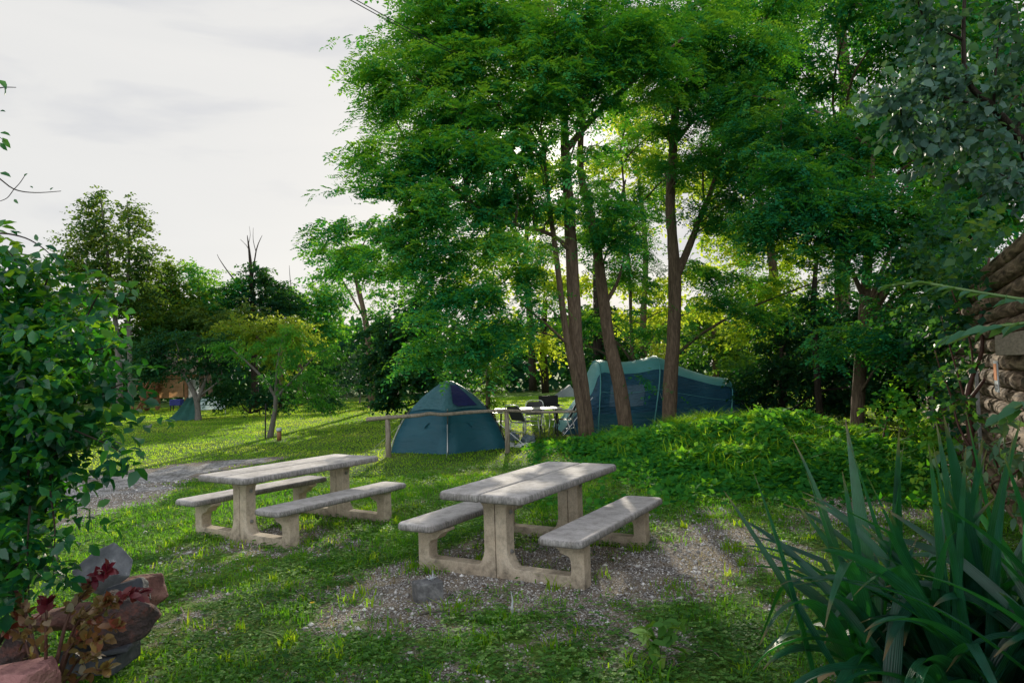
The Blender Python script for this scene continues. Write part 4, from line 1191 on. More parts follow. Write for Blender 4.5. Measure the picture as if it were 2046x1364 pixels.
t = empty('log_wall', W0, 'wall of stacked round logs along the right edge, partly sunlit', 'wall', rz=wa)
rg = random.Random(11)
z = .06; row = 0
while z < 2.66:
    rad = rg.uniform(.078, .098)
    s = -6.2+(row % 2)*.9
    while s < 15:
        ln = rg.uniform(3.4, 4.6)
        n = 10
        m = MB()
        r0 = rad*rg.uniform(.93, 1.05); r1 = rad*rg.uniform(.93, 1.05)
        m.tube([(k*ln/n, rg.uniform(-.006, .006), rg.uniform(-.005, .005)) for k in range(n+1)], list(np.linspace(r0, r1, n+1)*np.array([rg.uniform(.97, 1.03) for _ in range(n+1)])), 12)
        o = m.build('log', MT['log'], t, True, .012, 1)
        o.location = (s, rg.uniform(-.018, .018), z+rad)
        s += ln+.012
    z += rad*1.93; row += 1
TOPZ = z
for s in (.12, 4.2, 8.4):
    m = MB(); m.box((s, .125, .78), (.06, .04, 1.55)); m.build('post', MT['steel'], t, False, .004)
def wall_pt(s, z, off=.12):
    q = W0+WD*s+WN*off; return (q[0], q[1], z)
def wall_at(u, v, off=.12):
    d = VR*((u-1023)/F)+VU*((682-v)/F)+VF
    o_ = W0+WN*off
    k = ((o_-CAM)@WN)/(d@WN)
    return CAM+d*k
# pale plank fixed to the wall
a = wall_at(1996, 690, .15); b = wall_at(2060, 690, .15)
t = empty('plank_sign', a, 'pale bare wooden board fixed across the log wall above the notice', 'board', rz=wa)
ln = float(np.linalg.norm((b-a)[:2]))
m = MB(); m.box((-ln/2-.02, 0, .0), (ln+.3, .03, .19)); m.build('board', MT['plank'], t, False, .005)
# small notice
a = wall_at(1991, 752, .16)
t = empty('wall_notice', a, 'small white notice with an orange panel pinned to the log wall', 'sign', rz=wa)
m = MB(); m.box((0, 0, 0), (.22, .012, .30)); m.build('backing', MT['white_canvas'], t, False, .003)
MT['orange'] = surf('orange_print', [(.3, (.45, .12, .03)), (.7, (.6, .22, .06))], 60, bump=0)
MT['print'] = surf('dark_print', [(.3, (.05, .05, .06)), (.7, (.12, .12, .14))], 60, bump=0)
m = MB(); m.box((0, .008, .045), (.17, .006, .16)); m.build('printed_panel', MT['orange'], t)
m = MB(); m.box((-.01, .008, -.085), (.14, .006, .025)); m.box((-.03, .008, -.115), (.09, .006, .018)); m.build('printed_lines', MT['print'], t)

# ================================================================== OVERHEAD CABLES
for i, (du, dv) in enumerate(((0, 0), (3, 9))):
    a = at(640+du, -41+dv, 9.0); b = at(1015+du, 148+dv*.6, 17.5); c = at(860+du, 68+dv*1.2, 12.5)
    pts = [a*(1-f)+b*f-np.array([0, 0, .10*4*f*(1-f)]) for f in np.linspace(-.5, 1.25, 26)]
    # fit the sag so that the cables cross the sky as in the photograph
    m = MB(); m.tube(pts, .007, 5); o = m.build('overhead_cable', MT['cable'], None, True)
    tag(o, ['upper of two thin black cables crossing the sky into the tree', 'lower of two thin black cables crossing the sky into the tree'][i], 'cable', None)

# ================================================================== TREES
SUNV = VR*((1034-1023)/F)+VU*((682-300)/F)+VF
SUNV = SUNV/np.linalg.norm(SUNV)
# openings in the canopy: places on the site that the low sun reaches between the boughs
OPEN = []
def _open_g(u, v, rx, ry, a):
    p = ground(u, v); p = p-SUNV*(p[2]/SUNV[2]); OPEN.append((p[0], p[1], rx, ry, a))
def _open_p(x, y, z, rx, ry, a):
    p = np.array([x, y, z])-SUNV*(z/SUNV[2]); OPEN.append((p[0], p[1], rx, ry, a))
for q in [(320, 905, 2.4, 2.6, 1), (210, 930, 1.6, 2, 1), (480, 880, 2.2, 3, .8), (640, 960, 1.4, 1.0, .7), (240, 1020, 1., .8, .75), (420, 1010, .7, .5, .75), (130, 1110, .5, .3, .6), (690, 1075, .6, .4, .95),
          (720, 1160, .5, .25, .75), (520, 1150, .4, .15, .5), (1480, 1075, .9, .35, .95), (1400, 1110, .5, .25, .7), (1580, 1155, .6, .3, 1), (700, 1250, .5, .2, .85), (500, 1240, .5, .2, .8), (1450, 1150, .5, .25, .9), (1300, 1340, .6, .14, .7), (1500, 1330, .4, .2, .75), (330, 1340, .3, .15, .6), (1400, 1060, .9, .35, .9), (1540, 1100, .7, .4, .9), (1420, 1130, .6, .3, .9), (1330, 1060, .5, .25, .9), (640, 1230, .4, .15, .8), (1000, 1290, .5, .12, .7), (780, 1210, .4, .14, .7), (1090, 1215, .3, .1, .8), (620, 1160, .5, .25, .8), (760, 1130, .3, .2, .7), (900, 1295, .5, .14, .75), (1180, 1225, .3, .1, .7), (420, 1160, .4, .2, .6), (560, 1330, .5, .14, .6), (1250, 1150, .35, .2, .8), (950, 1090, .5, .2, .7), (1010, 1210, .2, .12, .9), (860, 1270, .5, .16, .6),
          (1180, 1310, .4, .12, .55), (620, 1300, .5, .16, .5), (1060, 880, .9, .8, .85), (900, 955, .9, .6, .7), (1080, 790, 4, 9, 1), (1480, 1250, .4, .2, .6), (380, 1250, .3, .2, .5), (560, 850, 2.5, 4, .55), (1640, 1010, .6, .4, .6)]:
    _open_g(*q)
for q in [(.19, 6.69, .75, 1.0, 1.2, .60), (.95, 7.0, .44, .45, .5, .8), (-.25, 6.1, .44, .4, .4, .6), (-1.75, 8.9, .44, .5, .5, .8), (-2.6, 8.5, .75, .6, .6, .35), (4.4, 12.2, .8, 2.2, 2.0, 1), (3.0, 10.8, .5, 1.2, .8, .6), (4.6, 10.6, .5, 1.2, .8, .6), (5.6, 8.6, 1.6, 1.3, 1.6, .8), (4.9, 7.0, 1.4, 1.0, 1.2, .8),
          (1.9, 19, .7, .9, .9, .6), (.5, 18.2, .5, 1.2, 1.2, .75), (-3.2, 4.2, 2.0, 1.2, 1.0, 1), (-2.9, 4.0, 1.2, .8, .8, .6), (-7.2, 21.5, 2.4, 2, 2, .6), (-20.5, 43, 1.4, 2, 2.5, .8), (0, 0, 1.732, .075, .2, 1), (1.6, 2.75, 1.1, .5, .4, .6), (4.4, 20, 1.9, 1.5, 1.5, .5)]:
    _open_p(*q)
def open_mask(P):
    P = np.asarray(P, float)
    h = P-SUNV*(P[:, 2]/SUNV[2])[:, None]
    m = np.zeros(len(P))
    for (x, y, rx, ry, a) in OPEN:
        m = np.maximum(m, a*np.exp(-(((h[:, 0]-x)/rx)**2+((h[:, 1]-y)/ry)**2)**1.5))
    return m, h
def sun_open(P):
    m, h = open_mask(P)
    return (m > .06) & (fbm(h[:, 0], h[:, 1]*.4, .17, 91) < .26+.62*m)
def stem_pts(px, base=None, k=3):
    pts = [at(u, v, Y) for (u, v, Y) in px]
    return smooth_pts(pts, k)

def make_tree(name, label, cat_, group, base, stems, blobs, leaf, seed, dens=38, bark='bark', kind='robinia', limb=.032, sprk=None, tone_shift=0, axis=None, rough=.06, cull=None, layer=.6):
    """stems: list of (photo polyline with depth, radii); blobs: crown masses; everything stored in the tree's own space"""
    rng = RS(seed)
    base = np.array(base, float)
    t = empty(name, base, label, cat_, group)
    m = MB(); rg = random.Random(seed)
    allp = []
    for px, rad in stems:
        pts = stem_pts(px)
        rr = list(np.interp(np.linspace(0, 1, len(pts)), np.linspace(0, 1, len(rad)), rad))
        m.tube([q-base for q in pts], rr, 11 if max(rr) > .06 else 7, rough, rg)
        allp += pts
    bl = px_blobs(blobs)
    if allp: limbs_to(LM := MB(), rng, allp, bl, limb)
    if allp:
        LM.v = [(a-base[0], b-base[1], c-base[2]) for a, b, c in LM.v]
        m.add(LM.v, LM.f)
        m.build('trunk', MT[bark], t, True)
    ax = axis if axis is not None else (base[0], base[1])
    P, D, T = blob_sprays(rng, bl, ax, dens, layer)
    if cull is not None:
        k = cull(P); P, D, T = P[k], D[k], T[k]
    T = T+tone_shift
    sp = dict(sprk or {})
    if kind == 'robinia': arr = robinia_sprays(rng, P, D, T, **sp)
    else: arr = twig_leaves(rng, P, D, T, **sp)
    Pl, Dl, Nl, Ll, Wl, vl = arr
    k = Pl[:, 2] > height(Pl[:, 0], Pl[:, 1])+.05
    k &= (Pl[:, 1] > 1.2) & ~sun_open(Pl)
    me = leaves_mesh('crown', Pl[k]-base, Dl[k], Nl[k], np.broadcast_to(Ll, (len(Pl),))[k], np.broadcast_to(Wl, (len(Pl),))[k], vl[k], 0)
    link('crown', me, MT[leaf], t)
    return t

RG = 'robinia trees in the grove behind the tables'
bA = at(1170, 868, 15.2); bA[2] = gz(bA[0], bA[1])-.1
make_tree('robinia_tree', 'tall feathery-leaved tree with twin slim trunks, its boughs spreading over the dome tent', 'tree', RG, bA, [
    ([(1174, 885, 15.2), (1166, 800, 15.2), (1152, 700, 15.1), (1147, 600, 15), (1142, 500, 15), (1136, 400, 15), (1129, 300, 15), (1126, 220, 15), (1112, 100, 15), (1092, -90, 15)], [.18, .16, .148, .142, .128, .115, .098, .08, .06, .03]),
    ([(1170, 878, 15.0), (1152, 770, 14.9), (1135, 690, 14.8), (1122, 600, 14.8), (1110, 500, 14.8), (1099, 420, 14.8), (1088, 320, 14.8)], [.09, .085, .075, .065, .06, .05, .03]),
    ([(1131, 300, 15), (1165, 258, 14.9), (1215, 205, 14.8), (1290, 140, 14.7), (1365, 75, 14.6)], [.075, .07, .06, .045, .02]),
    ([(1143, 505, 15), (1105, 470, 14.7), (1050, 455, 14.3), (985, 432, 13.9), (930, 400, 13.6)], [.05, .045, .04, .035, .02]),
    ([(1150, 260, 15), (1165, 200, 15), (1180, 120, 15.2), (1185, 40, 15.4)], [.05, .045, .04, .02]),
    ([(1136, 690, 14.8), (1100, 655, 14.5), (1040, 605, 14)], [.035, .03, .015]),
], [(810, 140, 72, 70, 14), (775, 195, 40, 48, 14), (880, 60, 80, 70, 15), (870, -40, 80, 60, 15), (960, 30, 90, 80, 15), (930, 130, 80, 70, 14.6), (900, 215, 100, 65, 14), (835, 300, 85, 50, 13.6), (760, 350, 70, 42, 13.6), (715, 395, 48, 38, 13.5),
    (930, 320, 100, 60, 13.6), (800, 410, 90, 45, 13.3), (720, 440, 55, 30, 13.3), (900, 410, 80, 50, 13.2), (860, 490, 80, 45, 13.2), (960, 500, 80, 45, 13.6), (1000, 400, 70, 60, 14.4), (1030, 215, 80, 70, 15), (1070, 110, 80, 80, 15.6), (1010, 300, 60, 40, 14.6),
    (900, 570, 70, 45, 13.2), (980, 590, 75, 45, 13.2), (890, 650, 62, 50, 13), (960, 670, 60, 45, 13.2), (865, 690, 36, 26, 13), (945, 712, 40, 24, 13.1), (1030, 560, 50, 40, 14), (1010, 640, 46, 36, 13.8), (1060, 20, 70, 60, 16), (1120, 90, 60, 60, 14), (1100, 200, 55, 40, 14.2), (1180, 150, 50, 40, 14), (1060, 300, 50, 40, 14.4), (1050, 380, 45, 40, 14.6), (1170, 40, 60, 60, 14), (680, 430, 30, 26, 13.4), (745, 300, 34, 26, 13.6), (1150, 250, 30, 30, 14.2), (1128, 330, 24, 30, 14.3), (1165, 400, 22, 20, 14.4), (1110, 420, 26, 24, 14.2), (1085, 520, 30, 26, 14), (1070, 620, 30, 24, 14), (1180, 300, 26, 22, 14.4), (1240, 100, 50, 50, 14), (1290, 60, 50, 50, 13.8), (1310, 150, 40, 30, 14.2), (1220, 190, 30, 24, 14.4), (660, 470, 30, 22, 13.5), (700, 500, 40, 26, 13.5), (790, 470, 50, 30, 13.4), (780, 540, 36, 26, 13.4)],
    'robinia', 101, dens=88, tone_shift=.08)
bB = at(1250, 850, 16.0); bB[2] = gz(bB[0], bB[1])-.1
make_tree('robinia_tree', 'slim leaning tree, middle trunk of the grove, in front of the blue tunnel tent', 'tree', RG, bB, [
    ([(1252, 868, 16), (1238, 770, 16), (1217, 680, 16), (1206, 600, 15.9), (1193, 500, 15.8), (1175, 410, 15.7), (1160, 340, 15.6), (1165, 240, 15.8), (1200, 120, 16), (1215, -60, 16)], [.17, .16, .138, .128, .11, .096, .08, .06, .045, .02]),
    ([(1208, 610, 15.9), (1235, 560, 16.1), (1250, 500, 16.3)], [.05, .04, .02]),
    ([(1195, 510, 15.8), (1230, 430, 16.4), (1250, 360, 17)], [.045, .035, .02]),
], [(1190, 70, 70, 70, 16.4), (1260, 30, 70, 70, 16.4), (1240, 130, 60, 40, 16.5), (1165, 180, 45, 40, 16), (1230, 420, 50, 55, 16), (1215, 470, 45, 35, 15.6), (1255, 540, 35, 35, 16.6), (1265, 640, 40, 40, 17), (1175, 620, 30, 45, 17), (1280, 740, 20, 22, 15.4), (1215, 410, 40, 36, 14.6), (1255, 460, 30, 26, 14.8)],
    'robinia', 102, dens=66)
bC = at(1338, 832, 17); bC[2] = gz(bC[0], bC[1])-.1
make_tree('robinia_tree', 'straight brown trunk forking above head height, right of the blue tunnel tent hoop', 'tree', RG, bC, [
    ([(1336, 850, 17), (1340, 760, 17), (1347, 650, 17), (1348, 550, 17), (1343, 470, 17), (1339, 400, 17), (1345, 300, 17), (1350, 215, 17), (1368, 80, 17), (1385, -90, 17)], [.18, .168, .158, .15, .125, .115, .105, .09, .06, .03]),
    ([(1352, 552, 17), (1378, 490, 17), (1403, 425, 17), (1425, 370, 17.2), (1455, 260, 17.5)], [.10, .085, .075, .06, .03]),
    ([(1346, 290, 17), (1390, 235, 17.2), (1440, 190, 17.4)], [.06, .05, .03]),
], [(1330, 70, 70, 70, 17), (1400, 30, 80, 60, 17), (1415, 150, 80, 60, 17), (1350, 170, 55, 40, 17), (1470, 230, 70, 60, 17), (1420, 290, 50, 35, 17.5), (1500, 330, 60, 50, 16.5), (1470, 400, 50, 40, 16.5), (1330, 330, 40, 30, 18.5), (1440, 520, 50, 45, 17.5), (1420, 610, 50, 45, 17.5), (1490, 640, 50, 40, 17), (1340, 110, 60, 60, 15.4), (1290, 50, 60, 60, 15.4), (1400, 90, 60, 50, 15.6), (1380, 220, 50, 30, 16), (1335, 260, 34, 24, 16), (1350, 340, 26, 22, 16.2), (1310, 200, 36, 26, 15.8), (1400, 300, 34, 26, 16.2), (1385, 400, 24, 24, 16.6), (1440, 440, 34, 30, 16.6), (1395, 520, 24, 28, 18), (1500, 100, 60, 60, 15.5), (1540, 20, 60, 60, 16)],
    'robinia', 103, dens=66)
bD = at(1712, 875, 13.6); bD[2] = gz(bD[0], bD[1])-.1
make_tree('robinia_tree', 'dark slender trunk at the right foot of the grassy mound, below layered shady boughs', 'tree', RG, bD, [
    ([(1711, 890, 13.6), (1715, 790, 13.6), (1722, 690, 13.6), (1729, 590, 13.7), (1737, 470, 13.8), (1741, 380, 14), (1744, 300, 14.2)], [.13, .12, .11, .10, .085, .06, .03]),
    ([(1728, 600, 13.7), (1690, 520, 13.4), (1630, 450, 13)], [.05, .04, .02]),
    ([(1736, 490, 13.8), (1790, 400, 13.6), (1850, 330, 13.4)], [.05, .04, .02]),
], [(1690, 400, 110, 50, 13.2), (1590, 345, 80, 45, 13.4), (1560, 395, 70, 40, 13), (1780, 450, 100, 50, 13), (1660, 480, 80, 45, 13.2), (1760, 560, 85, 45, 12.6), (1680, 590, 70, 35, 13), (1840, 520, 70, 50, 12.8), (1790, 640, 70, 40, 12.4), (1560, 250, 80, 55, 14), (1650, 300, 90, 50, 14), (1850, 430, 80, 50, 12.8), (1720, 250, 90, 50, 14.4), (1860, 600, 55, 45, 12), (1900, 520, 50, 40, 11.6), (1490, 190, 70, 50, 15), (1620, 540, 50, 40, 13.4), (1600, 450, 60, 36, 13.2), (1690, 680, 50, 30, 13), (1830, 700, 50, 40, 12), (1520, 420, 40, 30, 13.6)],
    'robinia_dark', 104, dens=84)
bE = at(1682, 800, 22); bE[2] = gz(bE[0], bE[1])-.1
make_tree('robinia_tree', 'tallest tree at the upper right, sunlit trunk showing between dark boughs near the top edge', 'tree', RG, bE, [
    ([(1680, 840, 22), (1682, 600, 22), (1686, 400, 22), (1690, 200, 22), (1682, 80, 22), (1672, -60, 22)], [.26, .23, .21, .2, .16, .1]),
    ([(1690, 210, 22), (1745, 110, 21.6), (1800, 20, 21)], [.09, .07, .04]),
], [(1600, 30, 80, 60, 21.5), (1560, 100, 70, 60, 21), (1740, 20, 70, 50, 22), (1650, 180, 70, 40, 21), (1770, 120, 80, 70, 20), (1850, 50, 90, 70, 19), (1850, 180, 80, 60, 18.5), (1760, 230, 60, 50, 19.5), (1560, 190, 60, 50, 21), (1920, 120, 70, 70, 17), (1840, 290, 70, 50, 17.5), (1930, 250, 70, 70, 16), (1980, 60, 70, 80, 15.5), (1960, 370, 80, 60, 14), (2020, 200, 60, 90, 14), (2010, 440, 60, 50, 12.5), (1640, -40, 100, 60, 21), (1820, -50, 110, 60, 19), (1590, 130, 60, 50, 20.5), (1800, 30, 70, 60, 18), (1900, 20, 70, 60, 16.5), (1700, 300, 60, 50, 19), (1780, 330, 60, 50, 18), (2030, 90, 60, 90, 13.5), (1940, 180, 70, 60, 15), (2000, 300, 70, 60, 13), (1880, 360, 60, 50, 15.5), (2040, 380, 50, 60, 12), (1985, 260, 60, 60, 12.5), (2030, 330, 50, 50, 11.5), (1950, 330, 50, 50, 13), (1930, 420, 50, 50, 12.6), (1700, 20, 60, 50, 18), (1500, 20, 60, 60, 20), (1520, 280, 60, 50, 20), (1620, 260, 60, 50, 20)],
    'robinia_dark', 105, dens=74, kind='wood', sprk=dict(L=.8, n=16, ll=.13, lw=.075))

BG = 'trees standing behind the grove'
def lit_tree(label, seed, stems, blobs, base_px, leaf='robinia', dens=26, **kw):
    b_ = at(*base_px); b_[2] = gz(b_[0], b_[1])-.1
    return make_tree('background_tree', label, 'tree', BG, b_, stems, blobs, leaf, seed, dens=dens, **kw)
lit_tree('backlit yellow-green tree with a dark leaning trunk, behind the forked trunk', 111,
    [([(1562, 790, 24), (1555, 650, 24), (1545, 540, 24), (1533, 460, 24), (1510, 360, 24)], [.2, .17, .15, .13, .06])],
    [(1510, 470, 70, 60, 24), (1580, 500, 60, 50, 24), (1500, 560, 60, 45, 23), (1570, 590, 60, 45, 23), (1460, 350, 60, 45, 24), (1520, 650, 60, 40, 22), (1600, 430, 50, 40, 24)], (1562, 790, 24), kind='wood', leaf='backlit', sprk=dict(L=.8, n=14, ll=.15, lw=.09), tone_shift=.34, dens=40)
lit_tree('sparse backlit tree glowing yellow between the middle and forked trunks', 112,
    [([(1290, 780, 27), (1285, 650, 27), (1290, 500, 27), (1275, 350, 27)], [.14, .12, .10, .05])],
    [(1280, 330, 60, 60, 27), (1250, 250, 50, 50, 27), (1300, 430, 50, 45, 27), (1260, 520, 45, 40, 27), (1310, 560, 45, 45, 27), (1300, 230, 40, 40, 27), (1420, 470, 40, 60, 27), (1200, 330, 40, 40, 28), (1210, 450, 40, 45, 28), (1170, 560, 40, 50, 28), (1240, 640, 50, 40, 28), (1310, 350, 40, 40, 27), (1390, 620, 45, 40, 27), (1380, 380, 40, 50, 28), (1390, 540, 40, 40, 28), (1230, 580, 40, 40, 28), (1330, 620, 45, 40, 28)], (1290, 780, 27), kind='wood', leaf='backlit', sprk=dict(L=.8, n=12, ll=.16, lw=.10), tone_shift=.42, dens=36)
lit_tree('sparse backlit tree seen between the twin trunks and the dome tent boughs', 113,
    [([(1065, 780, 28), (1060, 650, 28), (1050, 520, 28), (1060, 380, 28)], [.16, .13, .11, .05]), ([(1090, 785, 29), (1085, 690, 29), (1090, 600, 29)], [.16, .15, .1])],
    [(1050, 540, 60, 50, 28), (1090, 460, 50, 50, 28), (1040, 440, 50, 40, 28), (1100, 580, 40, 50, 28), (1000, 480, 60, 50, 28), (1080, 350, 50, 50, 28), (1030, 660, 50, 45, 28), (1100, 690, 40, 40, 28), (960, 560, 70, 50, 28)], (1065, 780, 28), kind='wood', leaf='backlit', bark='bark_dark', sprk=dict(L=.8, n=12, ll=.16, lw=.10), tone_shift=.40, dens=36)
lit_tree('fine-leaved young tree hanging its sprays between the middle and forked trunks', 119,
    [([(1270, 800, 21), (1262, 680, 21), (1258, 560, 21), (1250, 420, 21), (1240, 300, 21)], [.06, .055, .05, .04, .02])],
    [(1240, 300, 50, 50, 21), (1290, 380, 45, 45, 21), (1210, 360, 35, 40, 21), (1270, 480, 45, 40, 21), (1300, 560, 40, 40, 21), (1230, 560, 30, 40, 21), (1290, 650, 45, 35, 21), (1185, 470, 26, 40, 21), (1180, 640, 26, 40, 21), (1400, 330, 40, 40, 20), (1395, 450, 36, 40, 20), (1430, 560, 45, 40, 20), (1400, 640, 40, 36, 20), (1310, 260, 36, 36, 20), (1460, 470, 40, 40, 20), (1100, 480, 26, 50, 19), (1090, 600, 26, 40, 19), (1250, 200, 40, 40, 20), (1390, 500, 26, 40, 20), (1380, 580, 26, 30, 20), (1270, 560, 40, 40, 21), (1300, 430, 30, 40, 21), (1245, 440, 30, 40, 21), (1200, 560, 26, 40, 21), (1330, 660, 36, 30, 21), (1160, 540, 18, 40, 21), (1060, 660, 30, 40, 20), (1640, 560, 50, 40, 20), (1560, 620, 50, 40, 20), (1500, 580, 40, 40, 20)], (1270, 800, 21), leaf='robinia', sprk=dict(L=.7), tone_shift=.14, dens=28)
lit_tree('dark ivy-covered tree behind the middle trunk of the grove', 114,
    [([(1195, 800, 25), (1195, 650, 25), (1190, 520, 25)], [.2, .18, .1])],
    [(1195, 720, 38, 70, 25), (1190, 630, 35, 40, 25), (1250, 700, 45, 30, 26), (1140, 650, 30, 40, 26)], (1195, 800, 25), kind='wood', leaf='dark', bark='bark_dark', sprk=dict(L=.5, n=14, ll=.14, lw=.11), dens=42)
lit_tree('clump of pale yellow-green bamboo-like stems behind the tunnel tent roof', 115,
    [([(1290+i*13, 775, 30+i*.2), (1288+i*13, 700, 30+i*.2), (1284+i*14, 640, 30+i*.2)], [.03, .03, .01]) for i in range(5)],
    [(1300, 690, 45, 35, 30), (1330, 660, 35, 30, 30), (1290, 650, 30, 25, 30)], (1310, 775, 30), kind='wood', leaf='yellowgreen', sprk=dict(L=.8, n=14, ll=.22, lw=.05), tone_shift=.1, dens=26)
lit_tree('tall light-leaved hedge tree behind the right end of the tunnel tent', 116,
    [([(1430, 790, 33), (1428, 680, 33), (1420, 600, 33)], [.15, .12, .05])],
    [(1410, 690, 60, 40, 33), (1470, 700, 60, 45, 32), (1390, 650, 35, 30, 33), (1500, 730, 50, 40, 30)], (1430, 790, 33), kind='wood', leaf='wood', sprk=dict(L=.7, n=14, ll=.17, lw=.12), tone_shift=.15, dens=34)
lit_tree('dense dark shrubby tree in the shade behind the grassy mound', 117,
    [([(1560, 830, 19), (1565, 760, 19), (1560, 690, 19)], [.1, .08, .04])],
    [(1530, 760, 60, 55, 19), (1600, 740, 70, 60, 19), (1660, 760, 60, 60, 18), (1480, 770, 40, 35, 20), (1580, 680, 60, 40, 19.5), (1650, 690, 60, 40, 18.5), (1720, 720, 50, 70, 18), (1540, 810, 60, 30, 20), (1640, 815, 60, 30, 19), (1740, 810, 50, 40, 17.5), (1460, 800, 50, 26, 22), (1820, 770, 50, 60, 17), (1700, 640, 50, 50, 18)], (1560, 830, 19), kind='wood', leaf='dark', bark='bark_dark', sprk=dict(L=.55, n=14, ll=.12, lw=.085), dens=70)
lit_tree('shady tree with dark trunk behind the slender trunk at the foot of the mound', 118,
    [([(1640, 850, 17), (1632, 740, 17), (1625, 600, 17.4), (1640, 450, 18)], [.09, .08, .07, .03]), ([(1800, 800, 17), (1805, 690, 17), (1815, 560, 17)], [.1, .09, .05])],
    [(1640, 620, 60, 45, 17), (1800, 720, 50, 60, 16.5), (1840, 700, 50, 60, 16), (1780, 780, 50, 40, 16), (1900, 620, 60, 70, 13.5), (1880, 380, 60, 50, 15)], (1640, 850, 17), kind='wood', leaf='dark', bark='bark_dark', sprk=dict(L=.55, n=13, ll=.11, lw=.08), dens=62)

FG_ = 'trees along the far edge of the lawn'
def far_tree(label, seed, Y, stems, blobs, leaf='wood', dens=22, **kw):
    b_ = at(stems[0][0][0][0], 800, Y); b_[2] = gz(b_[0], b_[1])-.1
    st = []
    for px, rad in stems:
        st.append(([(u, v, Y) for u, v in px], rad))
    if st:
        (u0, v0, _), *rest = st[0][0]
        st[0] = ([(u0, v0, Y)]+rest, st[0][1])
    kw.setdefault('sprk', dict(L=.9, n=14, ll=.19, lw=.12)); kw.setdefault('layer', .9)
    return make_tree('background_tree', label, 'tree', FG_, b_, st, [(u, v, a, b2, Y+o) for (u, v, a, b2, o) in blobs], leaf, seed, dens=dens, kind=kw.pop('kind', 'wood'), **kw)
far_tree('tall loose twin-topped poplar, highest tree on the left against the sky', 201, 34,
    [([(240, 815), (236, 700), (226, 600), (214, 500), (200, 385)], [.16, .13, .10, .07, .02]), ([(262, 810), (259, 700), (256, 600), (258, 500), (254, 400)], [.13, .11, .08, .06, .02]), ([(228, 620), (190, 540), (150, 480)], [.05, .04, .02])],
    [(196, 395, 16, 30, 0), (190, 440, 42, 32, 0), (165, 490, 40, 36, 0), (215, 490, 48, 42, 0), (255, 430, 30, 38, 0), (268, 490, 38, 40, 0), (285, 520, 26, 32, 0), (240, 540, 60, 40, 0), (170, 550, 55, 40, 0), (140, 520, 24, 26, 0), (225, 600, 60, 40, 0), (280, 580, 40, 35, 0)], 'poplar', 46, bark='bark_grey', sprk=dict(L=.8, n=10, ll=.15, lw=.13))
far_tree('rounded green tree just right of the tall poplar', 202, 38,
    [([(425, 815), (410, 720), (370, 640), (340, 570)], [.14, .11, .08, .03])],
    [(325, 565, 40, 42, 0), (360, 600, 48, 40, 0), (310, 620, 45, 45, 0), (345, 540, 16, 22, 0), (380, 640, 50, 40, 0), (300, 600, 40, 40, 0), (350, 660, 50, 40, 0)], 'wood', 38, tone_shift=.22)
far_tree('green tree with a small pointed top left of the dead branches', 203, 40,
    [([(405, 815), (402, 700), (395, 560)], [.18, .14, .05])],
    [(388, 550, 28, 26, 0), (410, 585, 42, 34, 0), (400, 630, 60, 40, 0), (440, 620, 40, 36, 0), (460, 580, 30, 26, 0), (430, 650, 50, 36, 0)], 'robinia', 40, tone_shift=.15)
far_tree('dark dense tree with bare dead branches sticking out of its top', 204, 40,
    [([(510, 815), (508, 700), (505, 600), (500, 520), (494, 470)], [.22, .18, .14, .08, .015]), ([(504, 560), (512, 500), (524, 470)], [.05, .035, .01]), ([(500, 590), (465, 555), (440, 520), (434, 508)], [.05, .04, .02, .01]),
     ([(503, 545), (498, 500), (480, 478)], [.03, .02, .008]), ([(512, 505), (506, 480), (506, 455)], [.022, .016, .008]), ([(585, 600), (580, 560), (578, 530)], [.03, .02, .008]), ([(496, 490), (500, 470), (498, 452)], [.018, .012, .006])],
    [(505, 560, 36, 26, 0), (535, 575, 40, 30, 0), (480, 590, 34, 28, 0), (520, 620, 56, 40, 0), (560, 610, 36, 30, 0), (505, 665, 60, 40, 0)], 'dark', 32, bark='bark_dark', limb=.02)
far_tree('mid green trees filling the gap right of the dead branches', 205, 43,
    [([(600, 815), (600, 700), (600, 600)], [.18, .14, .05])],
    [(590, 610, 42, 28, 0), (630, 615, 34, 28, 0), (610, 660, 60, 40, 0), (655, 650, 40, 40, 0), (570, 590, 30, 24, 0), (665, 600, 34, 28, 0), (640, 580, 24, 18, 0)], 'robinia', 40, tone_shift=.2)
far_tree('feathery tree with visible forked limbs left of the grove', 206, 33,
    [([(742, 815), (738, 700), (722, 600), (703, 530), (692, 485)], [.18, .15, .11, .07, .02]), ([(722, 610), (712, 560), (722, 500), (735, 470)], [.07, .06, .04, .02]), ([(730, 640), (690, 570), (655, 515)], [.05, .04, .015])],
    [(655, 505, 32, 18, 0), (690, 500, 32, 26, 0), (735, 490, 36, 32, 0), (700, 560, 46, 28, 0), (660, 565, 30, 20, 0), (745, 560, 40, 40, 0), (700, 625, 50, 36, 0), (760, 630, 45, 45, 0), (780, 540, 40, 40, 0), (720, 520, 40, 30, 0), (680, 540, 30, 24, 0)], 'robinia', 36, sprk=dict(L=.9, n=14, ll=.18, lw=.10), tone_shift=.08)
far_tree('dark tall hedge-like tree in deep shade left of the dome tent', 207, 29,
    [([(790, 815), (785, 740), (780, 650)], [.15, .12, .05])],
    [(760, 740, 60, 50, 0), (820, 730, 60, 55, 0), (770, 670, 55, 45, 0), (830, 660, 55, 45, 0), (730, 700, 35, 50, 0), (870, 750, 55, 50, 0), (840, 600, 40, 40, 1), (900, 770, 40, 40, -1), (790, 790, 90, 22, -1)], 'dark', 48, bark='bark_dark', sprk=dict(L=.6, n=14, ll=.16, lw=.12))
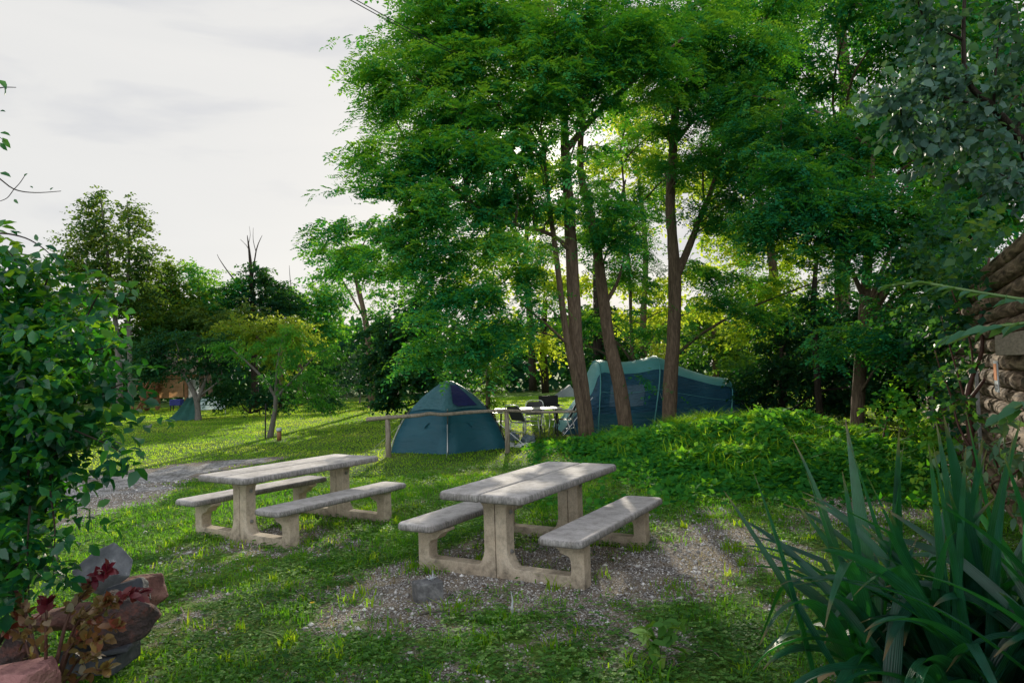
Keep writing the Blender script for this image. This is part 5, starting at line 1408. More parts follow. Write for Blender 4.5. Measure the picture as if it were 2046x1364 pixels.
far_tree('bushy tree speckled with sunlight right behind the dome tent', 208, 26,
    [([(975, 815), (975, 770), (972, 700)], [.09, .08, .03])],
    [(975, 760, 32, 45, 0), (960, 715, 35, 30, 0), (985, 795, 26, 20, 0)], 'wood', 44, sprk=dict(L=.5, n=12, ll=.12, lw=.08))
far_tree('sunlit yellow-green bush rising behind the peach tree', 209, 33,
    [([(560, 815), (562, 740), (565, 660)], [.1, .09, .04])],
    [(560, 655, 55, 28, 0), (620, 670, 48, 32, 0), (500, 665, 46, 30, 0), (580, 700, 80, 40, 0), (455, 650, 36, 30, 1)], 'yellowgreen', 30, sprk=dict(L=.7, n=13, ll=.17, lw=.10))
far_tree('olive green tree standing behind the apple tree', 210, 37,
    [([(440, 815), (440, 740), (440, 640)], [.14, .11, .05])],
    [(430, 640, 55, 30, 0), (390, 655, 50, 30, 0), (480, 640, 45, 35, 0), (330, 660, 45, 30, 0)], 'poplar', 30, tone_shift=.15)
far_tree('dark shrubs in the shade under the peach tree at the edge of the lawn', 211, 32,
    [([(500, 825), (500, 800), (505, 780)], [.06, .05, .03])],
    [(470, 790, 50, 32, 0), (530, 795, 45, 28, 0), (440, 780, 30, 28, 1), (600, 800, 50, 22, 1), (660, 800, 40, 24, 1)], 'dark', 55, bark='bark_dark', sprk=dict(L=.5, n=13, ll=.12, lw=.09))
far_tree('grey-green tree seen behind the big bush on the left', 212, 36,
    [([(110, 815), (112, 700), (115, 600)], [.16, .13, .05])],
    [(110, 600, 45, 40, 0), (150, 620, 50, 45, 0), (80, 640, 50, 50, 0), (170, 690, 60, 60, 0), (60, 560, 40, 30, 0), (230, 690, 50, 50, 0), (270, 660, 40, 40, 0)], 'wood', 26)

# nearer fruit trees on the lawn
b_ = ground(396, 840)
make_tree('apple_tree', 'low spreading dark apple tree in front of the stilt cabin', 'tree', None, b_, [
    ([(396, 845, b_[1]), (395, 815, b_[1]), (390, 790, b_[1]), (376, 762, b_[1]), (355, 730, b_[1])], [.15, .12, .11, .09, .04]),
    ([(394, 805, b_[1]), (404, 775, b_[1]), (418, 740, b_[1])], [.09, .07, .03]), ([(400, 790, b_[1]), (420, 775, b_[1]), (445, 755, b_[1])], [.05, .04, .02])],
    [(u, v, a, c, b_[1]+o) for u, v, a, c, o in [(300, 700, 45, 35, 0), (350, 680, 60, 35, 0), (410, 690, 50, 35, 0), (320, 730, 55, 26, 0), (380, 725, 55, 30, 0), (430, 735, 40, 35, 0), (280, 735, 35, 22, .5), (450, 700, 30, 30, 0), (300, 748, 30, 14, 0)]],
    'dark', 301, dens=48, kind='wood', bark='bark_grey', sprk=dict(L=.6, n=14, ll=.13, lw=.08), tone_shift=.12)
b_ = ground(540, 874)
make_tree('peach_tree', 'small light green peach tree with long narrow leaves standing alone on the lawn', 'tree', None, b_, [
    ([(539, 878, b_[1]), (545, 845, b_[1]), (550, 815, b_[1]), (551, 790, b_[1])], [.10, .075, .065, .06]),
    ([(551, 795, b_[1]), (530, 760, b_[1]), (490, 720, b_[1]), (455, 690, b_[1])], [.05, .04, .03, .012]),
    ([(551, 792, b_[1]), (553, 740, b_[1]), (560, 690, b_[1])], [.05, .035, .012]), ([(551, 795, b_[1]), (585, 760, b_[1]), (625, 715, b_[1])], [.05, .035, .012])],
    [(u, v, a, c, b_[1]+o) for u, v, a, c, o in [(470, 700, 40, 26, 0), (500, 730, 55, 32, -.3), (540, 690, 55, 32, 0), (590, 700, 50, 34, 0), (560, 740, 60, 40, -.5), (620, 745, 46, 38, 0), (640, 780, 36, 32, 0), (600, 790, 45, 28, 0), (500, 765, 45, 26, 0), (450, 768, 30, 12, 0), (545, 780, 40, 28, 0), (440, 690, 26, 14, 0), (580, 665, 40, 20, .5), (650, 700, 28, 24, 0), (655, 805, 20, 18, 0)]],
    'peach', 302, dens=62, kind='wood', bark='bark_grey', limb=.02, sprk=dict(L=.55, n=16, ll=.13, lw=.034, hang=.55, spread=.8))
b_ = ground(718, 806)
make_tree('silver_bush', 'pale silvery grey-green bush in the shade right of the peach tree', 'bush', None, b_, [
    ([(718, 812, b_[1]), (720, 780, b_[1]), (718, 740, b_[1])], [.06, .05, .02])],
    [(u, v, a, c, b_[1]+o) for u, v, a, c, o in [(715, 745, 32, 32, 0), (735, 765, 26, 26, 0), (700, 770, 22, 24, 0), (725, 715, 18, 20, 0)]],
    'silver', 303, dens=46, kind='wood', bark='bark_grey', sprk=dict(L=.5, n=12, ll=.13, lw=.045))

# far wood closing the horizon: one mass nobody could count
rng = RS(71)
n = 42000
xx = rng.uniform(-95, 95, n); yy = rng.uniform(52, 78, n)
top = 4.2+3.4*fbm(xx, yy, 7, 81)
zz = top*rng.uniform(0, 1, n)**.8
D = rng.normal(0, 1, (n, 3)); Nn = norm(rng.normal(0, .6, (n, 3))+np.array([0, 0, 1.]))
me = leaves_mesh('far_wood', np.stack([xx, yy, zz+height(xx, yy)], -1), D, Nn, .9*rng.uniform(.6, 1.3, n), .6, np.clip(fbm(xx, zz*3+yy, 3, 83)+rng.normal(0, .1, n), 0, 1), 0)
tag(link('far_wood', me, MT['dark']), 'distant dark wood closing off the end of the lawn', None, None, 'stuff')

# ------------------------------------------------------------------ shrubs at the right edge of the site
def shrub(name, label, cat_, seed, base, stems, blobs, leaf, dens, sprk, bark='stem_red', kind='wood', detail=0, tone=0, limb=.012, group=None, thin=True):
    rng = RS(seed); base = np.array(base, float)
    t = empty(name, base, label, cat_, group)
    m = MB(); allp = []
    for px, rad in stems:
        pts = stem_pts(px); allp += pts
        m.tube([q-base for q in pts], list(np.interp(np.linspace(0, 1, len(pts)), np.linspace(0, 1, len(rad)), rad)), 7)
    bl = px_blobs(blobs)
    if allp:
        LM = MB(); limbs_to(LM, rng, allp, bl, limb); LM.v = [(a-base[0], b-base[1], c-base[2]) for a, b, c in LM.v]; m.add(LM.v, LM.f)
        m.build('stem', MT[bark], t, True)
    P, D, T = blob_sprays(rng, bl, (base[0], base[1]), dens, sub=5)
    arr = twig_leaves(rng, P, D, T+tone, **sprk)
    Pl, Dl, Nl, Ll, Wl, vl = arr
    k = Pl[:, 2] > height(Pl[:, 0], Pl[:, 1])+.01
    d_ = (Pl-W0)@WN
    k &= (d_ > .12)
    if thin: k &= ~sun_open(Pl)
    link('foliage', leaves_mesh('foliage', Pl[k]-base, Dl[k], Nl[k], Ll[k], Wl[k], vl[k], detail), MT[leaf], t)
    return t
b_ = ground(1760, 930)
shrub('shrub', 'sun-flecked leafy shrub between the slender trunk and the log wall', 'shrub', 401, b_, [([(1760, 930, 11.5), (1765, 880, 11.5), (1775, 820, 11.4)], [.03, .025, .01])],
    [(1770, 800, 55, 45, 11.4), (1830, 830, 55, 50, 10.8), (1760, 870, 55, 40, 11), (1820, 890, 60, 45, 10), (1880, 870, 50, 50, 9.6), (1860, 760, 45, 40, 11.2)], 'bramble', 60, dict(L=.45, n=11, ll=.10, lw=.065), tone=.0)
b_ = ground(1880, 940)
shrub('creeper', 'dark creeper hanging over the top of the log wall', 'creeper', 402, at(1905, 700, 10), [],
    [(1900, 480, 60, 60, 10.2), (1930, 540, 45, 60, 9.6), (1880, 570, 55, 50, 10.6), (1860, 660, 45, 60, 11), (1950, 460, 50, 40, 9), (1900, 640, 35, 45, 9.9), (1840, 520, 45, 55, 11.4), (1975, 400, 60, 50, 8.2), (1965, 500, 40, 40, 8.6), (1900, 400, 50, 50, 10.5), (1850, 740, 40, 50, 10.8), (1930, 610, 30, 40, 9.2), (1945, 500, 30, 36, 8.3), (1985, 455, 30, 26, 7.4), (2020, 430, 34, 24, 6.8), (1940, 680, 26, 36, 8.8), (1930, 760, 24, 36, 8.9), (1915, 840, 26, 30, 9), (1955, 560, 30, 40, 7.9), (1950, 640, 24, 36, 8.0), (1960, 430, 36, 30, 7.8), (2000, 400, 40, 30, 7.2), (2040, 390, 40, 30, 6.6), (1890, 780, 30, 40, 9.8), (1945, 500, 34, 40, 7.4), (1962, 450, 34, 30, 7.2), (1950, 570, 28, 40, 7.4), (1940, 650, 28, 40, 7.5), (1935, 730, 26, 36, 7.6), (1930, 810, 24, 36, 7.6), (2005, 452, 30, 22, 6.3), (2038, 440, 26, 24, 6.0), (1975, 505, 16, 22, 6.9)], 'ivy', 80, dict(L=.45, n=11, ll=.10, lw=.08), thin=False)
p = ground(1955, 1015)
Yv = p[1]
shrub('bare_shrub', 'reddish-brown bare-stemmed climbing shrub standing against the log wall', 'shrub', 403, p, [
    ([(1955, 1020, Yv), (1945, 930, Yv), (1938, 850, Yv+.1), (1934, 790, Yv+.1), (1945, 745, Yv+.1), (1962, 700, Yv), (1960, 640, Yv), (1966, 580, Yv), (1976, 520, Yv), (1985, 482, Yv)], [.045, .042, .04, .035, .028, .024, .02, .016, .012, .008]),
    ([(1936, 800, Yv), (1955, 775, Yv-.1), (1975, 745, Yv-.1), (1985, 720, Yv-.1)], [.025, .02, .012, .006]),
    ([(1942, 900, Yv), (1915, 850, Yv+.1), (1900, 790, Yv+.2), (1880, 740, Yv+.2), (1868, 700, Yv+.2)], [.016, .013, .010, .008, .004]),
    ([(1937, 830, Yv), (1920, 770, Yv), (1900, 700, Yv), (1885, 650, Yv), (1875, 610, Yv)], [.014, .012, .009, .007, .004]),
    ([(1945, 745, Yv), (1940, 690, Yv), (1925, 640, Yv), (1905, 590, Yv), (1895, 560, Yv)], [.014, .012, .009, .007, .004]),
    ([(1960, 690, Yv), (1975, 650, Yv), (1990, 620, Yv)], [.012, .008, .004]), ([(1950, 960, Yv), (1930, 900, Yv-.1), (1905, 870, Yv-.1)], [.012, .01, .004])],
    [(1970, 560, 22, 22, Yv), (1880, 720, 22, 22, Yv+.1), (1935, 770, 20, 18, Yv), (1900, 640, 20, 18, Yv), (1930, 600, 20, 20, Yv)], 'bramble', 30, dict(L=.25, n=6, ll=.07, lw=.045), limb=.008)
# big pale leaves at the foot of the wall
b_ = ground(1990, 1030)
shrub('hydrangea', 'pale broad-leaved plant crowding the foot of the log wall at the right edge', 'plant', 404, b_, [([(1990, 1040, 6.2), (1995, 980, 6.2), (2000, 930, 6.2)], [.012, .01, .005])],
    [(1985, 900, 40, 40, 6.2), (2030, 880, 40, 45, 5.7), (2020, 950, 45, 45, 5.6), (1970, 960, 35, 30, 6.3), (2040, 1010, 40, 40, 5.4), (1900, 930, 28, 22, 7.2)], 'vine', 55, dict(L=.28, n=8, ll=.13, lw=.055), detail=1, tone=.25)
b_ = ground(1870, 1000)
shrub('low_weeds', 'low sunlit weeds growing between the iris leaves and the log wall', 'plant', 405, b_, [],
    [(1760, 960, 60, 22, 8.4), (1830, 960, 55, 24, 7.8), (1880, 1000, 45, 20, 7), (1720, 930, 45, 22, 9.2), (1800, 920, 50, 22, 8.8)], 'bramble', 60, dict(L=.22, n=8, ll=.07, lw=.045), tone=.15)

# white poplar leaning in from the right, over the wall
b_ = np.array([5.3, 5.0, gz(5.3, 5.0)])
tr = at(2200, 420, 4.9); tr2 = at(2330, 700, 5.0)
rng = RS(406)
t = empty('white_poplar', b_, 'silvery-leaved poplar branch reaching in at the upper right corner', 'tree')
m = MB()
def rel(L): return [np.array(q)-b_ for q in L]
main = smooth_pts([b_, b_+np.array([-.05, 0, 1.4]), tr, at(2080, 340, 4.6), at(2030, 270, 4.4), at(1985, 215, 4.3), at(1935, 165, 4.2), at(1925, 80, 4.2), at(1930, -60, 4.3)], 4)
m.tube([q-b_ for q in main], list(np.interp(np.linspace(0, 1, len(main)), [0, .3, .5, .7, 1], [.09, .06, .03, .018, .008])), 8)
SUBB = [[(1985, 215, 4.3), (1910, 200, 4.2), (1840, 185, 4.1), (1745, 195, 4.0)], [(1935, 165, 4.2), (1880, 140, 4.2), (1840, 120, 4.2)], [(2030, 270, 4.4), (1950, 260, 4.3), (1870, 255, 4.3)], [(1985, 215, 4.3), (1990, 130, 4.3), (2000, 30, 4.4)],
        [(2080, 340, 4.6), (2010, 340, 4.5), (1940, 330, 4.5)], [(1925, 80, 4.2), (1850, 40, 4.2), (1830, -20, 4.2)], [(1840, 185, 4.1), (1800, 220, 4.1), (1820, 245, 4.1)], [(2030, 270, 4.4), (2046, 200, 4.5), (2060, 100, 4.5)], [(2120, 400, 4.6), (2040, 370, 4.2), (1985, 340, 4.0)], [(1950, 260, 4.3), (1900, 285, 4.2), (1860, 300, 4.2)]]
Pl = []
for sb in SUBB:
    pts = smooth_pts([at(*q) for q in sb], 5)
    m.tube([q-b_ for q in pts], list(np.linspace(.010, .003, len(pts))), 5)
    for q, q2 in zip(pts, pts[1:]):
        for f in (0, .33, .66):
            Pl.append((q*(1-f)+q2*f, q2-q))
m.build('branch', MT['bark_dark'], t, True)
PP = np.array([a for a, b in Pl]); DD = norm(np.array([b for a, b in Pl]))
PP = np.repeat(PP, 2, 0)+rng.normal(0, .04, (len(PP)*2, 3)); DD = norm(np.repeat(DD, 2, 0)+rng.normal(0, .8, (len(DD)*2, 3)))
A = twig_leaves(rng, PP, DD, rng.uniform(.1, .7, len(PP)), L=.20, n=4, ll=.06, lw=.046, hang=.5, upn=.5)
link('foliage', leaves_mesh('foliage', A[0]-b_, A[1], A[2], A[3], A[4], A[5], 1), MT['whitepoplar'], t)

# climbing plant shoots hanging in at the right edge
def pinnate(name, label, pts, nl, ll, lw, seed, root):
    rng = RS(seed); root = np.array(root)
    t = empty(name, root, label, 'climber', None)
    P = smooth_pts(pts, 8)
    m = MB(); m.tube([q-root for q in smooth_pts([root, (root+P[0])/2+np.array([.1, 0, .2]), P[0]], 4)]+[q-root for q in P[1:]], .005, 5); m.build('stem', MT['vine_stem'], t, True)
    LP, LD, LN, LL = [], [], [], []
    up = np.array([0, 0, 1.])
    for i in range(nl):
        f = (i//2+1)/(nl/2)*.96
        k = min(int(f*(len(P)-1)), len(P)-2)
        q = P[k]; d = norm(P[k+1]-P[k]); s = norm(np.cross(d, up))*(1 if i % 2 else -1)
        LP.append(q); LD.append(d*.75+s*.75+np.array([0, 0, rng.uniform(-.45, .1)])); LN.append(up+rng.normal(0, .35, 3)); LL.append(ll*rng.uniform(.75, 1.15)*(1-.3*f))
    LL = np.array(LL)
    link('foliage', leaves_mesh('foliage', np.array(LP)-root, np.array(LD), np.array(LN), LL, LL*lw/ll, np.clip(rng.normal(.45, .2, nl), 0, 1), 1), MT['vine'], t)
MT['vine_stem'] = surf('green_stem', [(.3, (.06, .12, .04)), (.7, (.12, .2, .06))], 12, rough=.6, bump=0)
pinnate('climbing_shoot', 'upper long pinnate climbing shoot reaching in from the right edge', [at(2070, 602, 2.1), at(1990, 590, 2.1), at(1900, 575, 2.15), at(1840, 566, 2.2), at(1772, 572, 2.25)], 20, .078, .036, 1, (2.2, 2.2, 0))
pinnate('climbing_shoot', 'lower climbing shoot with broad pale leaves below the upper one', [at(2080, 640, 2.0), at(2030, 648, 2.0), at(1970, 655, 2.05), at(1900, 672, 2.1)], 12, .11, .036, 2, (2.25, 2.1, 0))
pinnate('climbing_shoot', 'leafy shoot at the right edge in front of the notice', [at(2085, 790, 2.2), at(2060, 800, 2.2), at(2035, 812, 2.2), at(2000, 830, 2.25)], 8, .10, .05, 3, (2.4, 2.3, 0))

# ------------------------------------------------------------------ iris clumps (foreground right)
def iris_material():
    m, nt, N, L, out = nodes('iris_leaf_veined')
    a = N.new('ShaderNodeAttribute'); a.attribute_name = 'v'
    ac = N.new('ShaderNodeAttribute'); ac.attribute_name = 'across'
    al = N.new('ShaderNodeAttribute'); al.attribute_name = 'along'
    r1 = ramp(N, [(0, (.003, .034, .024)), (.5, (.009, .066, .043)), (1, (.026, .125, .058))]); L.new(a.outputs['Fac'], r1.inputs['Fac'])
    w = N.new('ShaderNodeMath'); w.operation = 'MULTIPLY'; w.inputs[1].default_value = 46; L.new(ac.outputs['Fac'], w.inputs[0])
    sn = N.new('ShaderNodeMath'); sn.operation = 'SINE'; L.new(w.outputs[0], sn.inputs[0])
    mr = N.new('ShaderNodeMapRange'); mr.inputs['From Min'].default_value = -1; mr.inputs['To Min'].default_value = .72; mr.inputs['To Max'].default_value = 1.25; L.new(sn.outputs[0], mr.inputs['Value'])
    geo = N.new('ShaderNodeNewGeometry'); nz = N.new('ShaderNodeTexNoise'); nz.inputs['Scale'].default_value = 14; nz.inputs['Detail'].default_value = 6; L.new(geo.outputs['Position'], nz.inputs['Vector'])
    mr2 = N.new('ShaderNodeMapRange'); mr2.inputs['From Min'].default_value = .3; mr2.inputs['From Max'].default_value = .7; mr2.inputs['To Min'].default_value = .7; mr2.inputs['To Max'].default_value = 1.3; L.new(nz.outputs['Fac'], mr2.inputs['Value'])
    pr = N.new('ShaderNodeMath'); pr.operation = 'MULTIPLY'; L.new(mr.outputs[0], pr.inputs[0]); L.new(mr2.outputs[0], pr.inputs[1])
    vm = N.new('ShaderNodeVectorMath'); vm.operation = 'SCALE'; L.new(r1.outputs[0], vm.inputs[0]); L.new(pr.outputs[0], vm.inputs['Scale'])
    ti = N.new('ShaderNodeMath'); ti.operation = 'ADD'; L.new(al.outputs['Fac'], ti.inputs[0])
    nn = N.new('ShaderNodeMath'); nn.operation = 'MULTIPLY_ADD'; nn.inputs[1].default_value = .16; nn.inputs[2].default_value = -.08; L.new(nz.outputs['Fac'], nn.inputs[0]); L.new(nn.outputs[0], ti.inputs[1])
    tr = ramp(N, [(.90, (0, 0, 0)), (.97, (1, 1, 1))]); L.new(ti.outputs[0], tr.inputs['Fac'])
    mx = N.new('ShaderNodeMix'); mx.data_type = 'RGBA'; mx.inputs['B'].default_value = (.16, .11, .05, 1); L.new(tr.outputs[0], mx.inputs['Factor']); L.new(vm.outputs[0], mx.inputs['A'])
    b = N.new('ShaderNodeBsdfPrincipled'); b.inputs['Roughness'].default_value = .36; b.inputs['Specular IOR Level'].default_value = .55; L.new(mx.outputs['Result'], b.inputs['Base Color'])
    bp = N.new('ShaderNodeBump'); bp.inputs['Strength'].default_value = .35; bp.inputs['Distance'].default_value = .002; L.new(sn.outputs[0], bp.inputs['Height']); L.new(bp.outputs[0], b.inputs['Normal'])
    t = N.new('ShaderNodeBsdfTranslucent'); t.inputs['Color'].default_value = (.05, .40, .025, 1)
    ms = N.new('ShaderNodeMixShader'); ms.inputs['Fac'].default_value = .26; L.new(b.outputs[0], ms.inputs[1]); L.new(t.outputs[0], ms.inputs[2]); L.new(ms.outputs[0], out.inputs['Surface'])
    return m
MT['iris'] = iris_material()
MT['iris_dead'] = surf('dry_iris_leaf', [(.3, (.12, .085, .045)), (.7, (.30, .23, .13))], 14, bump=.2)
def iris(name, label, seed, base, spec):
    """spec: list of (azimuth, lean, length, bend, width, offset x, offset y, tone)"""
    rng = RS(seed); base = np.array(base)
    t = empty(name, base, label, 'iris plant', 'iris clumps at the right foreground')
    for part, mat, sel in (('foliage', 'iris', lambda q: q[7] >= 0), ('dead_leaves', 'iris_dead', lambda q: q[7] < 0)):
        Vs, Fs, tv, sv, lv = [], [], [], [], []; o = 0
        for (az, lean, L, bend, w, ox, oy, tn) in [q for q in spec if sel(q)]:
            d = np.array([math.cos(az), math.sin(az), 0]); s_ = np.array([-math.sin(az), math.cos(az), 0])
            tw = rng.normal(0, .6); kink = rng.randint(5, 12) if rng.uniform() < .22 else 99
            ang = lean; p = np.array([ox, oy, 0.])
            n = 16; side = rng.normal(0, .25)
            for i in range(n+1):
                f = i/n
                tdir = d*math.sin(ang)+np.array([0, 0, math.cos(ang)])+s_*side*f*.5
                tdir = tdir/np.linalg.norm(tdir)
                nn = np.cross(s_, tdir); a = tw*f
                ss = s_*math.cos(a)+nn*math.sin(a)
                n2 = np.cross(ss, tdir)
                ww = 1.5*w*(.7+.5*min(f*3, 1))*(1-f**2.6)*.78/2+.0012
                Vs += [p-ss*ww, p+n2*ww*.42, p+ss*ww]
                tv += [tn, tn+.08, tn]; sv += [0, .5, 1]; lv += [f, f, f]
                if i < n: Fs += [(o, o+1, o+4, o+3), (o+1, o+2, o+5, o+4)]
                o += 3
                p = p+tdir*(L/n)
                ang += bend/n*(.35+2.1*f*f+.4*f)
                if i == kink: ang += rng.uniform(.5, 1.1)
                ang = min(ang, 2.75)
        if not Vs: continue
        me = np_mesh(part, np.array(Vs), np.array(Fs), np.clip(tv, 0, 1), True)
        for nm, vals in (('across', sv), ('along', lv)):
            at_ = me.attributes.new(nm, 'FLOAT', 'POINT'); at_.data.foreach_set('value', np.array(vals, dtype=np.float32))
        link(part, me, MT[mat], t)
    return t
rng = RS(9)
def fan(n, rng, spread, az0=None, azs=3.14, L=(.75, 1.15), lean=(.05, .9), bend=(.2, 1.6), r_=.16, w=(.034, .055)):
    out = []
    for _ in range(n):
        az = rng.uniform(-3.14, 3.14) if az0 is None else rng.normal(az0, azs)
        ln = rng.uniform(*lean)
        out.append((az, ln, rng.uniform(*L), rng.uniform(*bend)*(.4+ln), rng.uniform(*w), rng.normal(0, r_), rng.normal(0, r_), rng.uniform(.1, .8)))
    return out
b1 = (1.66, 2.74, gz(1.66, 2.74)-.03)
def dead(n, rng): return [(q[0], q[1], q[2]*.8, q[3]*1.5, q[4]*.6, q[5], q[6], -1) for q in fan(n, rng, 0, lean=(.5, 1.2), bend=(1., 2.2), L=(.6, .9), w=(.03, .045))]
S1 = fan(20, rng, 0, lean=(.0, .22), bend=(0, .25), L=(.85, 1.2), w=(.036, .052)) + fan(12, rng, 0, az0=3.1, azs=.8, lean=(.15, .55), bend=(.05, .5), L=(.8, 1.1), w=(.034, .05)) + fan(50, rng, 0, az0=3.3, azs=.8, lean=(.25, 1.0), bend=(.6, 2.1), L=(.7, 1.12), w=(.034, .056)) + fan(34, rng, 0, az0=-1.6, azs=1.0, lean=(.3, 1.0), bend=(.9, 2.3), L=(.55, .9), w=(.034, .056)) + fan(22, rng, 0, az0=0.3, azs=.9, lean=(.3, .8), bend=(.3, 1.5), L=(.7, 1.05), w=(.034, .054)) + dead(12, rng)
iris('iris_clump', 'large clump of arching dark green sword leaves spreading over the gravel in the foreground', 21, b1, S1)
b2 = (2.02, 2.42, gz(2.02, 2.42)-.03)
S2 = fan(12, rng, 0, lean=(.0, .25), bend=(0, .3), L=(.9, 1.12), w=(.04, .06)) + fan(34, rng, 0, az0=2.9, azs=1.0, lean=(.3, .95), bend=(.5, 1.8), L=(.7, 1.1), w=(.04, .066)) + fan(28, rng, 0, az0=-1.6, azs=.9, lean=(.3, 1.1), bend=(.8, 2.0), L=(.6, .95), w=(.04, .066)) + fan(24, rng, 0, lean=(.3, .8)) + dead(8, rng)
iris('iris_clump', 'sword-leaved clump in the lower right corner, partly cut by the picture edge', 22, b2, S2)

# small broad-leaved seedling near the bottom edge
p = ground(1318, 1330)
shrub('seedling', 'young broad-leaved seedling in the clover left of the iris leaves', 'plant', 407, p, [([(1322, 1345, p[1]), (1318, 1310, p[1]), (1325, 1275, p[1])], [.004, .003, .002])],
    [(1325, 1272, 12, 8, p[1]), (1290, 1290, 14, 8, p[1]), (1340, 1270, 12, 10, p[1]), (1310, 1320, 14, 10, p[1])], 'clover', 60, dict(L=.06, n=4, ll=.09, lw=.048), detail=1, bark='vine_stem', limb=.003)

# ------------------------------------------------------------------ big bush at the left
b_ = np.array([-3.55, 4.2, gz(-3.55, 4.2)])
rng = RS(501)
t = empty('bush', b_, 'big glossy dark green bush filling the left edge', 'bush')
BB = px_blobs([(60, 680, 110, 110, 4.2), (130, 730, 62, 80, 4.1), (30, 800, 130, 140, 4.0), (120, 850, 80, 90, 3.9), (60, 930, 90, 100, 3.9), (150, 790, 50, 60, 4.2), (20, 580, 70, 60, 4.3), (100, 600, 60, 50, 4.3), (-60, 700, 130, 170, 4.2), (-40, 980, 120, 110, 3.9), (30, 1040, 60, 60, 3.7), (-150, 850, 150, 260, 4.3), (145, 860, 36, 44, 3.9), (160, 660, 40, 36, 4.2), (120, 960, 40, 50, 3.9), (30, 1130, 50, 40, 3.7), (90, 1040, 36, 36, 3.8), (165, 800, 26, 36, 3.9), (175, 700, 26, 28, 4.1), (-20, 1180, 70, 50, 3.7)])
m = MB(); stemp = []
for i in range(9):
    a = b_+np.array([rng.normal(0, .18), rng.normal(0, .15), 0]); c, rr = BB[i]
    pts = smooth_pts([a, a*.5+np.array(c)*.5+rng.normal(0, .06, 3)-np.array([0, 0, .1]), c], 4)
    stemp += pts; m.tube([q-b_ for q in pts], list(np.linspace(.022, .007, len(pts))), 6)
LM = MB(); limbs_to(LM, rng, stemp, BB, .012); LM.v = [(a-b_[0], b-b_[1], c-b_[2]) for a, b, c in LM.v]; m.add(LM.v, LM.f)
# long thin shoots out of the outline
for pl in ([(170, 640, 4.1), (190, 600, 4.1), (205, 575, 4.1)], [(150, 860, 3.8), (210, 885, 3.7), (245, 905, 3.7)], [(40, 560, 4.2), (30, 520, 4.2), (15, 500, 4.2)], [(90, 570, 4.2), (105, 530, 4.2)], [(200, 790, 4), (235, 770, 4), (255, 765, 4)], [(190, 700, 4), (225, 690, 4)], [(60, 1010, 3.7), (55, 1090, 3.6), (58, 1190, 3.6)], [(100, 980, 3.7), (110, 1060, 3.65), (105, 1120, 3.6)]):
    pts = smooth_pts([at(*q) for q in pl], 3); m.tube([q-b_ for q in pts], list(np.linspace(.006, .002, len(pts))), 5)
m.build('stem', MT['bark_dark'], t, True)
P, D, T = blob_sprays(rng, BB, (b_[0], b_[1]), 330, layer=.8, sub=5)
EX = px_blobs([(205, 585, 12, 16, 4.1), (240, 900, 18, 10, 3.7), (20, 510, 14, 14, 4.2), (105, 540, 14, 16, 4.2), (245, 770, 16, 12, 4), (222, 692, 16, 12, 4), (60, 1100, 20, 24, 3.6), (108, 1085, 22, 24, 3.65), (60, 1160, 20, 16, 3.6)])
P2, D2, T2 = blob_sprays(rng, EX, (b_[0], b_[1]), 160, layer=.8, sub=3)
P = np.concatenate([P, P2]); D = np.concatenate([D, D2]); T = np.concatenate([T, T2])
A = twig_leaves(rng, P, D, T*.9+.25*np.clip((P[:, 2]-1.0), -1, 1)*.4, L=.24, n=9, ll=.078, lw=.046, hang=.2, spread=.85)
k = A[0][:, 2] > .05
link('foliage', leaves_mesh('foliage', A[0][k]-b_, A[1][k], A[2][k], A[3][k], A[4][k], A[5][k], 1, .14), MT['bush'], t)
# climber shoots against the sky at the left edge
root = np.array([-3.3, 3.3, gz(-3.3, 3.3)])
t = empty('climbing_vine', root, 'thin climbing vine shoots with few leaves at the left edge against the sky', 'climber')
m = MB(); LP, LD, LN, LL = [], [], [], []
rng = RS(502)
VPL = [[(-120, 640, 3.3), (-60, 400, 3.3), (-20, 350, 3.3), (28, 378, 3.3), (70, 385, 3.3), (122, 382, 3.3)], [(-80, 520, 3.3), (-20, 470, 3.3), (40, 472, 3.3), (85, 495, 3.3), (115, 525, 3.3)], [(-60, 400, 3.3), (-45, 280, 3.3), (-30, 190, 3.3), (0, 176, 3.3), (32, 175, 3.3)],
       [(28, 378, 3.3), (40, 365, 3.3), (50, 350, 3.3)], [(28, 378, 3.3), (15, 395, 3.3), (0, 402, 3.3)], [(-45, 280, 3.3), (-20, 265, 3.3), (10, 282, 3.3)]]
for i, pl in enumerate(VPL):
    pts = smooth_pts([at(*q) for q in pl], 5)
    if i == 0: pts = smooth_pts([root, (root+pts[0])/2+np.array([-.1, 0, 0]), pts[0]], 4)[:-1]+pts
    m.tube([q-root for q in pts], list(np.linspace(.006 if i < 3 else .002, .0016, len(pts))), 5)
for (u, v, a, s) in [(0, 160, -60, .06), (8, 172, -70, .05), (0, 265, -20, .05), (5, 275, -40, .055), (0, 285, -50, .045), (0, 345, -15, .055), (0, 222, -10, .03), (20, 465, 10, .05), (90, 490, -30, .06), (85, 488, 200, .045), (100, 505, -70, .05), (48, 352, 60, .02), (0, 387, 200, .025), (28, 398, -40, .03), (60, 372, -30, .02), (100, 380, 40, .02), (110, 520, -40, .05), (75, 482, 120, .04), (35, 470, 150, .04)]:
    q = at(u, v, 3.3); a = math.radians(a)
    LP.append(q); LD.append(VR*math.cos(a)+VU*math.sin(a)+rng.normal(0, .2, 3)); LN.append(rng.normal(0, .5, 3)+np.array([0, -.6, .7])); LL.append(s)
m.build('stem', MT['bark_dark'], t, True)
link('foliage', leaves_mesh('foliage', np.array(LP)-root, np.array(LD), np.array(LN), np.array(LL), np.array(LL)*.5, rng.uniform(.2, .7, len(LP)), 1), MT['bush'], t)

